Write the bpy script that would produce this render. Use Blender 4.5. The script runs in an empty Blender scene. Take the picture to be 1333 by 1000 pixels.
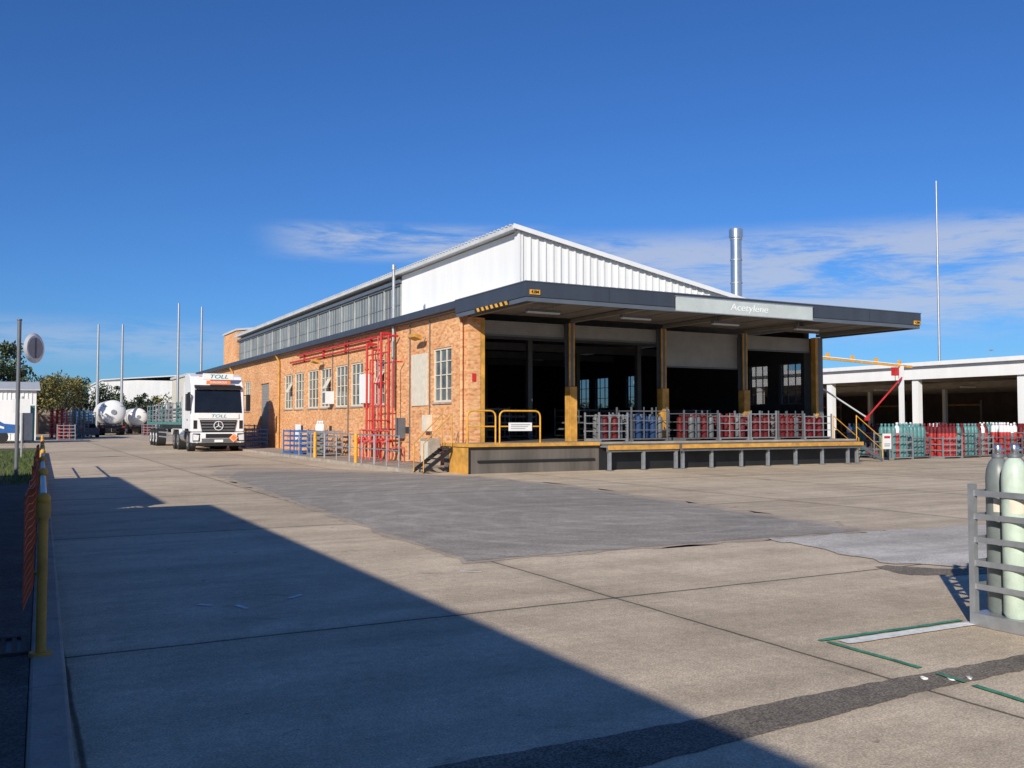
import bpy, bmesh, math, random
from mathutils import Vector, Matrix
random.seed(4)
S=bpy.context.scene
COL=S.collection
# ------------------------------------------------------------ materials
MATS={}
def nt(name):
    m=bpy.data.materials.new(name); m.use_nodes=True
    n=m.node_tree.nodes; l=m.node_tree.links
    return m,n,l,n['Principled BSDF']
def mat(name,col,rough=0.6,metal=0.0,var=0.15,scale=3.0,bump=0.0,bscale=40,streak=False,spec=0.5):
    if name in MATS: return MATS[name]
    m,n,l,b=nt(name)
    b.inputs['Roughness'].default_value=rough; b.inputs['Metallic'].default_value=metal
    b.inputs['Specular IOR Level'].default_value=spec
    tc=n.new('ShaderNodeTexCoord'); mp=n.new('ShaderNodeMapping')
    if streak: mp.inputs['Scale'].default_value=(1,1,0.12)
    l.new(tc.outputs['Object'],mp.inputs['Vector'])
    nz=n.new('ShaderNodeTexNoise'); nz.inputs['Scale'].default_value=scale; nz.inputs['Detail'].default_value=6; nz.inputs['Roughness'].default_value=0.65
    l.new(mp.outputs[0],nz.inputs['Vector'])
    cr=n.new('ShaderNodeValToRGB')
    cr.color_ramp.elements[0].position=0.3; cr.color_ramp.elements[1].position=0.7
    d=[max(0,c*(1-var)) for c in col]; u=[min(1,c*(1+var*0.6)) for c in col]
    cr.color_ramp.elements[0].color=(*d,1); cr.color_ramp.elements[1].color=(*u,1)
    l.new(nz.outputs['Fac'],cr.inputs[0]); l.new(cr.outputs[0],b.inputs['Base Color'])
    if bump>0:
        n2=n.new('ShaderNodeTexNoise'); n2.inputs['Scale'].default_value=bscale; n2.inputs['Detail'].default_value=4
        l.new(tc.outputs['Object'],n2.inputs['Vector'])
        bp=n.new('ShaderNodeBump'); bp.inputs['Strength'].default_value=bump; bp.inputs['Distance'].default_value=0.02
        l.new(n2.outputs['Fac'],bp.inputs['Height']); l.new(bp.outputs[0],b.inputs['Normal'])
    MATS[name]=m; return m
def brick_mat():
    m,n,l,b=nt('orange_brick'); b.inputs['Roughness'].default_value=0.85
    g=n.new('ShaderNodeNewGeometry'); sp=n.new('ShaderNodeSeparateXYZ'); l.new(g.outputs['Position'],sp.inputs[0])
    ad=n.new('ShaderNodeMath'); ad.operation='ADD'; l.new(sp.outputs[0],ad.inputs[0]); l.new(sp.outputs[1],ad.inputs[1])
    cb=n.new('ShaderNodeCombineXYZ'); l.new(ad.outputs[0],cb.inputs[0]); l.new(sp.outputs[2],cb.inputs[1])
    br=n.new('ShaderNodeTexBrick'); br.inputs['Scale'].default_value=1.0
    br.inputs['Brick Width'].default_value=0.25; br.inputs['Row Height'].default_value=0.09; br.inputs['Mortar Size'].default_value=0.008
    br.inputs['Color1'].default_value=(0.74,0.31,0.11,1); br.inputs['Color2'].default_value=(0.86,0.50,0.24,1); br.inputs['Mortar'].default_value=(0.66,0.47,0.30,1)
    l.new(cb.outputs[0],br.inputs['Vector'])
    mp=n.new('ShaderNodeMapping'); mp.inputs['Scale'].default_value=(4,11.1,1); l.new(cb.outputs[0],mp.inputs['Vector'])
    wn=n.new('ShaderNodeTexNoise'); wn.inputs['Scale'].default_value=1.0; wn.inputs['Detail'].default_value=1; l.new(mp.outputs[0],wn.inputs['Vector'])
    cr=n.new('ShaderNodeValToRGB'); cr.color_ramp.elements[0].position=0.32; cr.color_ramp.elements[1].position=0.54
    cr.color_ramp.elements[0].color=(0.74,0.62,0.56,1); cr.color_ramp.elements[1].color=(1.0,1.0,1.0,1)
    l.new(wn.outputs['Fac'],cr.inputs[0])
    n3=n.new('ShaderNodeTexNoise'); n3.inputs['Scale'].default_value=0.6; n3.inputs['Detail'].default_value=6; l.new(cb.outputs[0],n3.inputs['Vector'])
    c3=n.new('ShaderNodeValToRGB'); c3.color_ramp.elements[0].position=0.3; c3.color_ramp.elements[0].color=(0.84,0.82,0.8,1); c3.color_ramp.elements[1].position=0.6; c3.color_ramp.elements[1].color=(1,1,1,1)
    l.new(n3.outputs['Fac'],c3.inputs[0])
    m1=n.new('ShaderNodeMixRGB'); m1.blend_type='MULTIPLY'; m1.inputs[0].default_value=1; l.new(br.outputs['Color'],m1.inputs[1]); l.new(cr.outputs[0],m1.inputs[2])
    m2=n.new('ShaderNodeMixRGB'); m2.blend_type='MULTIPLY'; m2.inputs[0].default_value=1; l.new(m1.outputs[0],m2.inputs[1]); l.new(c3.outputs[0],m2.inputs[2])
    l.new(m2.outputs[0],b.inputs['Base Color'])
    bp=n.new('ShaderNodeBump'); bp.inputs['Strength'].default_value=0.5; bp.inputs['Distance'].default_value=0.01; bp.invert=True
    l.new(br.outputs['Fac'],bp.inputs['Height']); l.new(bp.outputs[0],b.inputs['Normal'])
    return m
def ground_mat(name,base,dark,light,joints=True,grain=0.25,rough=0.9,tyres=False):
    m,n,l,b=nt(name); b.inputs['Roughness'].default_value=rough; b.inputs['Specular IOR Level'].default_value=0.2
    g=n.new('ShaderNodeNewGeometry')
    def noise(s,d,r=0.6,vec=None,dist=0):
        x=n.new('ShaderNodeTexNoise'); x.inputs['Scale'].default_value=s; x.inputs['Detail'].default_value=d; x.inputs['Roughness'].default_value=r; x.inputs['Distortion'].default_value=dist
        l.new(vec or g.outputs['Position'],x.inputs['Vector']); return x.outputs['Fac']
    cr=n.new('ShaderNodeValToRGB'); e=cr.color_ramp.elements
    e[0].position=0.3; e[0].color=(*dark,1); e[1].position=0.72; e[1].color=(*light,1); x=e.new(0.5); x.color=(*base,1)
    l.new(noise(0.22,9,0.68,dist=0.6),cr.inputs[0])
    last=cr.outputs[0]
    def mul(last,fac,lo,hi,p0,p1):
        c=n.new('ShaderNodeMapRange'); c.interpolation_type='SMOOTHSTEP'
        l.new(fac,c.inputs[0]); c.inputs[1].default_value=p0; c.inputs[2].default_value=p1; c.inputs[3].default_value=lo; c.inputs[4].default_value=hi
        mm=n.new('ShaderNodeMixRGB'); mm.blend_type='MULTIPLY'; mm.inputs[0].default_value=1; l.new(last,mm.inputs[1]); l.new(c.outputs[0],mm.inputs[2]); return mm.outputs[0]
    last=mul(last,noise(70,2,0.8),1-grain*1.5,1+grain*1.2,0.35,0.68)
    last=mul(last,noise(14,4,0.75),0.87,1.08,0.33,0.68)
    last=mul(last,noise(1.7,7,0.7),0.87,1.08,0.3,0.7)
    last=mul(last,noise(0.9,3,0.5,dist=1.5),0.74,1.0,0.24,0.34)
    last=mul(last,noise(5.0,2,0.5,dist=0.8),0.62,1.0,0.235,0.27)
    mp=n.new('ShaderNodeMapping'); mp.inputs['Scale'].default_value=(0.12,1.6,1); mp.inputs['Rotation'].default_value=(0,0,0.5); l.new(g.outputs['Position'],mp.inputs['Vector'])
    last=mul(last,noise(1.2,5,0.6,mp.outputs[0]),0.88,1.06,0.35,0.65)
    if tyres:
        for sc,loc in ((0.16,(-9,-13,0)),(0.11,(-14,-17,0))):
            mp=n.new('ShaderNodeMapping'); mp.inputs['Location'].default_value=loc; l.new(g.outputs['Position'],mp.inputs['Vector'])
            wv=n.new('ShaderNodeTexWave'); wv.wave_type='RINGS'; wv.rings_direction='Z'; wv.inputs['Scale'].default_value=sc*3; wv.inputs['Distortion'].default_value=4; wv.inputs['Detail'].default_value=3; wv.inputs['Detail Scale'].default_value=0.6
            l.new(mp.outputs[0],wv.inputs['Vector']); last=mul(last,wv.outputs['Fac'],1.0,1.10,0.75,1.0)
    if joints:
        wob=n.new('ShaderNodeVectorMath'); wob.operation='SCALE'; wob.inputs['Scale'].default_value=0.05
        nv=n.new('ShaderNodeTexNoise'); nv.inputs['Scale'].default_value=1.3; nv.inputs['Detail'].default_value=5; l.new(g.outputs['Position'],nv.inputs['Vector'])
        l.new(nv.outputs['Color'],wob.inputs[0])
        av=n.new('ShaderNodeVectorMath'); av.operation='ADD'; l.new(g.outputs['Position'],av.inputs[0]); l.new(wob.outputs[0],av.inputs[1])
        sp=n.new('ShaderNodeSeparateXYZ'); l.new(av.outputs[0],sp.inputs[0]); cells=[]
        for ax,off,per,wd in ((0,0.33,4.65,0.012),(1,7.22,7.2,0.016)):
            a=n.new('ShaderNodeMath'); a.operation='SUBTRACT'; l.new(sp.outputs[ax],a.inputs[0]); a.inputs[1].default_value=off-per*100-per/2
            md=n.new('ShaderNodeMath'); md.operation='MODULO'; l.new(a.outputs[0],md.inputs[0]); md.inputs[1].default_value=per
            s2=n.new('ShaderNodeMath'); s2.operation='SUBTRACT'; l.new(md.outputs[0],s2.inputs[0]); s2.inputs[1].default_value=per/2
            ab=n.new('ShaderNodeMath'); ab.operation='ABSOLUTE'; l.new(s2.outputs[0],ab.inputs[0])
            a2=n.new('ShaderNodeMath'); a2.operation='SUBTRACT'; l.new(sp.outputs[ax],a2.inputs[0]); a2.inputs[1].default_value=off
            dv=n.new('ShaderNodeMath'); dv.operation='DIVIDE'; l.new(a2.outputs[0],dv.inputs[0]); dv.inputs[1].default_value=per
            fl=n.new('ShaderNodeMath'); fl.operation='FLOOR'; l.new(dv.outputs[0],fl.inputs[0]); cells.append(fl.outputs[0])
            last=mul(last,ab.outputs[0],0.88,1,0.02,0.22)
            last=mul(last,ab.outputs[0],0.28,1,wd*0.5,wd*2.0)
        cb=n.new('ShaderNodeCombineXYZ'); l.new(cells[0],cb.inputs[0]); l.new(cells[1],cb.inputs[1])
        w=n.new('ShaderNodeTexWhiteNoise'); w.noise_dimensions='2D'; l.new(cb.outputs[0],w.inputs['Vector'])
        last=mul(last,w.outputs['Value'],0.92,1.07,0.0,1.0)
    l.new(last,b.inputs['Base Color'])
    bp=n.new('ShaderNodeBump'); bp.inputs['Strength'].default_value=0.3; bp.inputs['Distance'].default_value=0.006
    l.new(noise(90,3,0.7),bp.inputs['Height']); l.new(bp.outputs[0],b.inputs['Normal'])
    return m
def glass_mat(name,tint,alpha):
    m,n,l,b=nt(name); b.inputs['Base Color'].default_value=(*tint,1); b.inputs['Roughness'].default_value=0.08
    tr=n.new('ShaderNodeBsdfTransparent'); mx=n.new('ShaderNodeMixShader'); mx.inputs[0].default_value=alpha
    l.new(tr.outputs[0],mx.inputs[1]); l.new(b.outputs[0],mx.inputs[2]); l.new(mx.outputs[0],n['Material Output'].inputs['Surface'])
    return m
BRICK=brick_mat()
WHITE=mat('white_paint',(0.80,0.80,0.79),0.45,0,0.06,1.5,streak=True)
CLAD=mat('white_cladding',(0.82,0.82,0.80),0.5,0,0.10,1.2,streak=True)
GLOSSW=mat('gloss_white',(0.82,0.82,0.82),0.22,0,0.04,2)
FASC=mat('slate_fascia',(0.045,0.055,0.075),0.45,0,0.2,1.5,streak=True)
FASC2=mat('slate_trim',(0.10,0.12,0.15),0.45,0,0.15,1.5)
SOFF=mat('soffit_sheet',(0.17,0.155,0.135),0.8,0,0.25,1)
BEAMM=mat('soffit_beam',(0.22,0.20,0.17),0.7,0,0.25,1)
GALV=mat('galvanised_steel',(0.42,0.44,0.46),0.42,0.6,0.2,8)
DGALV=mat('weathered_steel',(0.17,0.18,0.20),0.55,0.4,0.3,8)
CONC=mat('concrete_edge',(0.38,0.33,0.27),0.9,0,0.35,2,bump=0.4)
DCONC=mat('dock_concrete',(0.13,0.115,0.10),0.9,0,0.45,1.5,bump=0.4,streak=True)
YEL=mat('safety_yellow',(0.74,0.37,0.035),0.5,0,0.3,5)
OCH=mat('ochre_paint',(0.62,0.32,0.06),0.6,0,0.4,3)
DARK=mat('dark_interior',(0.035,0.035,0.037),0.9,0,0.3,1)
SHIN=mat('shed_interior',(0.24,0.18,0.15),0.9,0,0.3,1)
SHBM=mat('shed_frame',(0.34,0.30,0.25),0.8,0,0.3,1)
BLACK=mat('black_plastic',(0.015,0.015,0.017),0.5,0,0.2,5)
RUB=mat('tyre_rubber',(0.022,0.022,0.023),0.85,0,0.3,10)
RED=mat('fire_red',(0.56,0.03,0.03),0.42,0,0.3,5)
PINK=mat('faded_red',(0.60,0.11,0.10),0.6,0,0.3,5)
MAR=mat('maroon_cylinder_paint',(0.13,0.012,0.016),0.6,0,0.6,6,spec=.3)
MARB=mat('dull_red_cylinder_paint',(0.22,0.025,0.022),0.6,0,0.6,6,spec=.3)
REDC=mat('red_cylinder_paint',(0.42,0.03,0.03),0.45,0,0.35,6)
BLUC=mat('blue_cylinder_paint',(0.02,0.055,0.15),0.6,0,0.4,6,spec=.3)
TEALC=mat('teal_cylinder_paint',(0.09,0.24,0.24),0.45,0,0.35,6)
MINT=mat('mint_cylinder_paint',(0.53,0.63,0.53),0.38,0,0.18,9)
GRYC=mat('grey_cylinder_paint',(0.17,0.195,0.19),0.4,0,0.2,7)
BLUE=mat('blue_paint',(0.03,0.12,0.36),0.5,0,0.2,5)
TEAL=mat('teal_paint',(0.05,0.22,0.20),0.45,0,0.25,5)
SHUT=mat('roller_shutter',(0.33,0.315,0.29),0.55,0.2,0.15,2)
GREYP=mat('grey_paint',(0.13,0.14,0.15),0.5,0,0.2,3)
CREAM=mat('cream_frame',(0.66,0.61,0.50),0.6,0,0.15,4)
SIGNG=mat('silver_sign_panel',(0.50,0.55,0.54),0.5,0,0.12,2)
LETW=mat('faded_white_lettering',(0.80,0.82,0.82),0.6,0,0.1,9)
LETT=mat('teal_lettering',(0.0,0.30,0.32),0.4,0,0.02)
ORNG=mat('orange_plastic',(0.62,0.11,0.03),0.6,0,0.2,6)
SAL=mat('salmon_sign',(0.85,0.25,0.06),0.5,0,0.1)
BARK=mat('bark',(0.12,0.09,0.07),0.9,0,0.3,6)
LEAFA=mat('olive_leaves',(0.10,0.13,0.045),0.7,0,0.6,0.8)
LEAFB=mat('yellow_green_leaves',(0.27,0.23,0.06),0.7,0,0.6,0.8)
LEAFC=mat('dark_leaves',(0.04,0.065,0.028),0.7,0,0.6,0.8)
PANE=mat('window_glass',(0.12,0.135,0.135),0.15,0,0.75,1.3)  # blotchy noise in the colour stands in for window reflections
CPANE=mat('wired_glass',(0.19,0.21,0.21),0.35,0,0.7,0.9,streak=True)
SEE=glass_mat('dusty_glass',(0.10,0.12,0.13),0.5)
WSG=mat('windscreen_glass',(0.012,0.015,0.02),0.05,0,0.3,1)
CHROME=mat('bright_metal',(0.62,0.63,0.65),0.25,0.9,0.1,4)
LAMP=mat('lamp_lens',(0.7,0.72,0.74),0.15,0,0.05,3)
GRM=mat('green_line_paint',(0.07,0.30,0.19),0.8,0,0.5,14)
WHM=mat('white_line_paint',(0.88,0.86,0.80),0.8,0,0.3,14)
GRASS=mat('grass_blades',(0.09,0.13,0.03),0.8,0,0.6,2)
ROOFM=mat('grey_roof_sheet',(0.55,0.56,0.56),0.55,0.0,0.15,1.5)
WSTEEL=mat('grey_mullion',(0.42,0.43,0.42),0.6,0,0.25,2)
# ------------------------------------------------------------ mesh builder
class MB:
    def __init__(s): s.v=[];s.f=[];s.m=[];s.sm=[];s.mats=[]
    def mi(s,m):
        if m not in s.mats: s.mats.append(m)
        return s.mats.index(m)
    def add(s,vs,fs,m,smooth=False):
        o=len(s.v); s.v+= [tuple(p) for p in vs]; k=s.mi(m)
        for f in fs: s.f.append([i+o for i in f]); s.m.append(k); s.sm.append(smooth)
        return s
    def box(s,x0,y0,z0,x1,y1,z1,m):
        if x0>x1:x0,x1=x1,x0
        if y0>y1:y0,y1=y1,y0
        if z0>z1:z0,z1=z1,z0
        v=[(x0,y0,z0),(x1,y0,z0),(x1,y1,z0),(x0,y1,z0),(x0,y0,z1),(x1,y0,z1),(x1,y1,z1),(x0,y1,z1)]
        return s.add(v,[(0,3,2,1),(4,5,6,7),(0,1,5,4),(1,2,6,5),(2,3,7,6),(3,0,4,7)],m)
    def hexa(s,v,m):
        return s.add(v,[(0,3,2,1),(4,5,6,7),(0,1,5,4),(1,2,6,5),(2,3,7,6),(3,0,4,7)],m)
    def cyl(s,p0,p1,r,m,n=10,r1=None,caps=True):
        p0=Vector(p0);p1=Vector(p1); r1=r if r1 is None else r1
        d=(p1-p0).normalized(); a=d.orthogonal().normalized(); b=d.cross(a)
        ring=lambda c,rr:[c+a*rr*math.cos(2*math.pi*i/n)+b*rr*math.sin(2*math.pi*i/n) for i in range(n)]
        A=ring(p0,r);B=ring(p1,r1)
        s.add(A+B,[(i,(i+1)%n,n+(i+1)%n,n+i) for i in range(n)],m,n>=8)
        if caps:
            s.add(A,[tuple(reversed(range(n)))],m); s.add(B,[tuple(range(n))],m)
        return s
    def tube(s,pts,r,m,n=8):
        for i in range(len(pts)-1): s.cyl(pts[i],pts[i+1],r,m,n)
        for p in pts[1:-1]: s.ball(p,r*1.02,m,6,5)
        return s
    def lathe(s,prof,m,c=(0,0,0),n=14):
        vs=[];fs=[]
        for (r,z) in prof:
            for i in range(n): vs.append((c[0]+r*math.cos(2*math.pi*i/n),c[1]+r*math.sin(2*math.pi*i/n),c[2]+z))
        for k in range(len(prof)-1):
            for i in range(n): fs.append((k*n+i,k*n+(i+1)%n,(k+1)*n+(i+1)%n,(k+1)*n+i))
        fs.append(tuple(range((len(prof)-1)*n,len(prof)*n)))
        return s.add(vs,fs,m,True)
    def ball(s,c,r,m,n=12,k=8,sc=(1,1,1)):
        vs=[];fs=[]
        for j in range(k+1):
            t=math.pi*j/k
            for i in range(n): vs.append((c[0]+sc[0]*r*math.sin(t)*math.cos(2*math.pi*i/n),c[1]+sc[1]*r*math.sin(t)*math.sin(2*math.pi*i/n),c[2]+sc[2]*r*math.cos(t)))
        for j in range(k):
            for i in range(n): fs.append((j*n+i,(j+1)*n+i,(j+1)*n+(i+1)%n,j*n+(i+1)%n))
        return s.add(vs,fs,m,True)
    def ext(s,prof,x0,x1,m,axis='x'):
        n=len(prof)
        f={'x':lambda t,a,b:(t,a,b),'y':lambda t,a,b:(a,t,b),'z':lambda t,a,b:(a,b,t)}[axis]
        A=[f(x0,a,b) for a,b in prof];B=[f(x1,a,b) for a,b in prof]
        return s.add(A+B,[tuple(reversed(range(n))),tuple(range(n,2*n))]+[(i,(i+1)%n,n+(i+1)%n,n+i) for i in range(n)],m)
    def poly(s,pts,m): return s.add(pts,[tuple(range(len(pts)))],m)
def part(name,mb,parent=None,label=None,bevel=0,loc=(0,0,0),seg=2):
    me=bpy.data.meshes.new(name); me.from_pydata(mb.v,[],mb.f)
    for m in mb.mats: me.materials.append(m)
    for i,p in enumerate(me.polygons): p.material_index=mb.m[i]; p.use_smooth=mb.sm[i]
    bm=bmesh.new(); bm.from_mesh(me); bmesh.ops.recalc_face_normals(bm,faces=bm.faces); bm.to_mesh(me); bm.free()
    o=bpy.data.objects.new(name,me); COL.objects.link(o); o.location=loc
    if parent: o.parent=parent
    if label: o['label']=label
    if bevel:
        b=o.modifiers.new('b','BEVEL'); b.width=bevel; b.segments=seg; b.limit_method='ANGLE'
    return o
def thing(name,label,cat,loc=(0,0,0),rot=0,group=None,scale=1):
    e=bpy.data.objects.new(name,None); COL.objects.link(e); e.location=loc; e.rotation_euler=(0,0,rot); e.scale=(scale,)*3
    e.empty_display_size=0.3; e['label']=label; e['category']=cat
    if group: e['group']=group
    return e
def solo(name,mb,label,cat,loc=(0,0,0),rot=0,group=None,bevel=0):
    o=part(name,mb,None,label,bevel,loc); o.rotation_euler=(0,0,rot); o['category']=cat
    if group: o['group']=group
    return o
def struct(name,mb):
    o=part(name,mb); o['kind']='structure'; return o
def dup(root,loc,rot=None,label=None):
    def cp(o,par):
        c=o.copy(); COL.objects.link(c)
        if par: c.parent=par; c.matrix_parent_inverse=o.matrix_parent_inverse.copy()
        for ch in o.children: cp(ch,c)
        return c
    r=cp(root,None); r.location=loc
    if rot is not None: r.rotation_euler=(0,0,rot)
    if label: r['label']=label
    return r
def text(body,size,loc,rot,m,parent,name='lettering',sx=1.0,shear=0,bold=.014):
    cu=bpy.data.curves.new('t','FONT'); cu.body=body; cu.size=size; cu.extrude=0.004; cu.align_x='CENTER'; cu.align_y='CENTER'; cu.shear=shear; cu.offset=size*bold
    o=bpy.data.objects.new('t',cu); COL.objects.link(o); bpy.context.view_layer.update()
    me=bpy.data.meshes.new_from_object(o); bpy.data.objects.remove(o)
    me.materials.clear(); me.materials.append(m)
    p=bpy.data.objects.new(name,me); COL.objects.link(p); p.location=loc; p.rotation_euler=rot; p.scale=(sx,1,1)
    if parent: p.parent=parent
    return p
R90=math.radians(90)
FY=(R90,0,0); FX=(R90,0,-R90)
# ------------------------------------------------------------ ground
G=ground_mat('yard_concrete',(0.66,0.535,0.385),(0.53,0.425,0.305),(0.76,0.625,0.455),True,0.19)
ASPH=ground_mat('asphalt_patch',(0.385,0.345,0.295),(0.33,0.30,0.26),(0.45,0.405,0.345),False,0.18,tyres=True)
FEATH=ground_mat('worn_asphalt_edge',(0.52,0.435,0.335),(0.44,0.37,0.29),(0.61,0.51,0.39),False,0.2)
TREN=ground_mat('dark_asphalt',(0.25,0.215,0.17),(0.17,0.15,0.12),(0.34,0.285,0.22),False,0.34)
PALE=ground_mat('pale_concrete',(0.62,0.57,0.50),(0.42,0.375,0.32),(0.78,0.73,0.66),False,0.22)
PATH=ground_mat('footpath_asphalt',(0.13,0.115,0.10),(0.09,0.08,0.07),(0.17,0.15,0.135),False,0.3)
GRS=ground_mat('lawn_soil',(0.13,0.14,0.05),(0.09,0.10,0.04),(0.20,0.19,0.08),False,0.4)
mb=MB(); mb.poly([(-1500,-1500,0),(1500,-1500,0),(1500,1500,0),(-1500,1500,0)],G); struct('ground',mb)
def wobble(pts,amp=0.06,step=0.35):
    out=[]
    for i in range(len(pts)):
        a=Vector(pts[i]);b=Vector(pts[(i+1)%len(pts)]); n=max(1,int((b-a).length/step))
        for k in range(n):
            p=a.lerp(b,k/n); out.append((p.x+random.uniform(-amp,amp),p.y+random.uniform(-amp,amp)))
    return out
def sheet(name,pts,z,m,amp=0.0,step=0.35):
    if amp: pts=wobble(pts,amp,step)
    bm=bmesh.new(); vs=[bm.verts.new((x,y,z)) for x,y in pts]; f=bm.faces.new(vs); bmesh.ops.triangulate(bm,faces=[f])
    me=bpy.data.meshes.new(name); bmesh.ops.recalc_face_normals(bm,faces=bm.faces)
    bm.to_mesh(me); bm.free(); me.materials.append(m)
    for p in me.polygons:
        if p.normal.z<0: p.flip()
    o=bpy.data.objects.new(name,me); COL.objects.link(o); o['kind']='structure'; return o
sheet('road',[(4.6,9.78),(11.5,9.65),(12.7,20.3),(12.3,24.5),(11,28),(9.0,32.5),(6.4,33.5),(5.3,30)],0.004,FEATH,0.10,0.3)
sheet('road',[(4.72,9.9),(11.2,9.8),(12.3,20.3),(12.0,24.5),(10.3,28),(8.4,30),(6.4,31),(5.5,28)],0.008,ASPH,0.06,0.3)
sheet('pavement',[(9.3,9.7),(12,9.6),(14.5,9.3),(14.5,6.7),(12,6.5),(9.6,6.75),(8.9,7.4)],0.012,PALE,0.11,0.16)
sheet('road',[(-0.2,3.64),(2.4,3.62),(3.2,3.69),(4.95,3.82),(8.5,3.86),(8.5,4.06),(5.1,4.09),(4.2,4.10),(3.3,4.06),(2.0,4.10),(0.2,4.08)],0.004,TREN,0.012,0.08)
sheet('road',[(8.45,6.75),(9.0,6.45),(9.6,6.4),(9.55,6.62),(9.15,6.85),(8.8,7.35),(8.6,7.3)],0.0045,TREN,0.03,0.1)
def strip(p0,p1,w,z,m,name='road_marking'):
    a=Vector(p0);b=Vector(p1);d=(b-a).normalized();n=Vector((-d.y,d.x))*w/2
    sheet(name,[tuple(a+n),tuple(b+n),tuple(b-n),tuple(a-n)],z,m,0.007,0.1)
strip((5.32,5.04),(6.9,5.00),0.05,0.012,GRM); strip((5.44,4.92),(6.9,4.88),0.11,0.012,WHM)
strip((5.35,4.99),(5.33,4.17),0.05,0.012,GRM); strip((5.27,3.75),(5.2,3.0),0.05,0.012,GRM); strip((5.3,4.02),(5.28,3.80),0.04,0.016,GRM)
for x,y in ((5.14,4.0),(5.28,3.9),(5.40,3.86)): text({5.14:'B',5.28:'U',5.40:'F'}[x],0.08,(x,y,0.010),(0,0,-.4),WHM,None,'road_marking',bold=0)['kind']='structure'
for a,b in (((2.25,8.6),(2.40,8.72)),((1.75,8.5),(1.8,8.3)),((4.3,9.25),(4.5,9.1)),((1.45,8.7),(1.55,8.58))): strip(a,b,0.05,0.006,WHM)
# kerb + footpath + lawn
kx=lambda y:0.12+0.0193*y
def slab(name,y0,y1,xa,xb,z0,z1,m):
    mb=MB(); mb.hexa([(kx(y0)+xa,y0,z0),(kx(y0)+xb,y0,z0),(kx(y1)+xb,y1,z0),(kx(y1)+xa,y1,z0),(kx(y0)+xa,y0,z1),(kx(y0)+xb,y0,z1),(kx(y1)+xb,y1,z1),(kx(y1)+xa,y1,z1)],m); return mb
for k in range(30):
    y0=-6+k*2.0
    o=part('kerb',slab('kerb',y0,y0+1.985,-0.16,0.04,-0.05,0.13,CONC),None,bevel=0.02); o['kind']='structure'
struct('pavement',slab('p',-8,25.5,-3.05,-0.163,-0.05,0.12,PATH))
struct('lawn',slab('p',25.5,60,-14,-0.163,-0.05,0.125,GRS))
mb=MB()
for i in range(9000):
    y=random.uniform(25.6,52); x=kx(y)-0.2-random.random()**1.5*5; h=random.uniform(0.04,0.13); a=random.uniform(0,6.28); w=0.012
    mb.add([(x-w*math.cos(a),y-w*math.sin(a),0.12),(x+w*math.cos(a),y+w*math.sin(a),0.12),(x+random.uniform(-.04,.04),y+random.uniform(-.04,.04),0.12+h)],[(0,1,2)],GRASS)
g=solo('grass',mb,'rough green grass verge beside the concrete kerb','grass'); g['kind']='stuff'
t=thing('drain_grate','rusty steel slotted drain grate set in the footpath','drain',(-0.28,7.15,0.121))
RUST=mat('rusty_steel',(0.06,0.045,0.035),0.8,0.1,0.4,12)
mb=MB(); mb.box(-.36,-.27,0,.36,-.23,.02,RUST).box(-.36,.23,0,.36,.27,.02,RUST).box(-.36,-.23,0,-.32,.23,.02,RUST).box(.32,-.23,0,.36,.23,.02,RUST); part('frame',mb,t)
mb=MB(); mb.box(-.32,-.23,0.001,.32,.23,.004,BLACK)
for k in range(9): mb.box(-.28+k*.068,-.23,.004,-.25+k*.068,.23,.018,RUST)
part('grate_bar',mb,t)
# ------------------------------------------------------------ railing at kerb
t=thing('pedestrian_railing','yellow tubular steel railing along the kerb','railing',(0,0,0))
mb=MB(); yy=[6.8+i*3.6 for i in range(9)]
rx=lambda y:kx(y)-0.10
for i,y in enumerate(yy):
    pm=MB(); pm.cyl((rx(y),y,0.1),(rx(y),y,1.14),0.032,OCH,12); pm.ball((rx(y),y,1.14),0.045,YEL,10,8); pm.cyl((rx(y),y,0.12),(rx(y),y,0.15),0.07,OCH,12); pm.cyl((rx(y),y,1.02),(rx(y),y,1.12),0.045,OCH,12)
    part('post',pm,t)
mb.cyl((rx(yy[0]),yy[0],1.10),(rx(yy[-1]),yy[-1],1.10),0.025,GALV,10); part('rail',mb,t)
mb=MB(); mb.cyl((rx(yy[0]),yy[0],0.6),(rx(yy[-1]),yy[-1],0.6),0.02,OCH,10); part('rail',mb,t)
mb=MB()
y=7.6
xo=lambda y:rx(y)-0.09+0.03*math.sin(y*2.3)
topz=lambda y:1.08+0.05*math.sin(y*1.7)+0.02*math.sin(y*5)
while y<24:
    mb.cyl((xo(y),y,0.28),(xo(y+.02),y+.02,topz(y)),0.004,ORNG,4,caps=False); y+=0.09
for k in range(15):
    yv=7.6
    while yv<24:
        f=k/14; za=.28+(topz(yv)-.28)*f; zb=.28+(topz(yv+.4)-.28)*f
        mb.cyl((xo(yv),yv,za),(xo(yv+.4),yv+.4,zb),0.006,ORNG,4,caps=False); yv+=0.4
solo('barrier_mesh',mb,'orange plastic safety mesh hung along the kerb railing','safety mesh')
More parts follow.
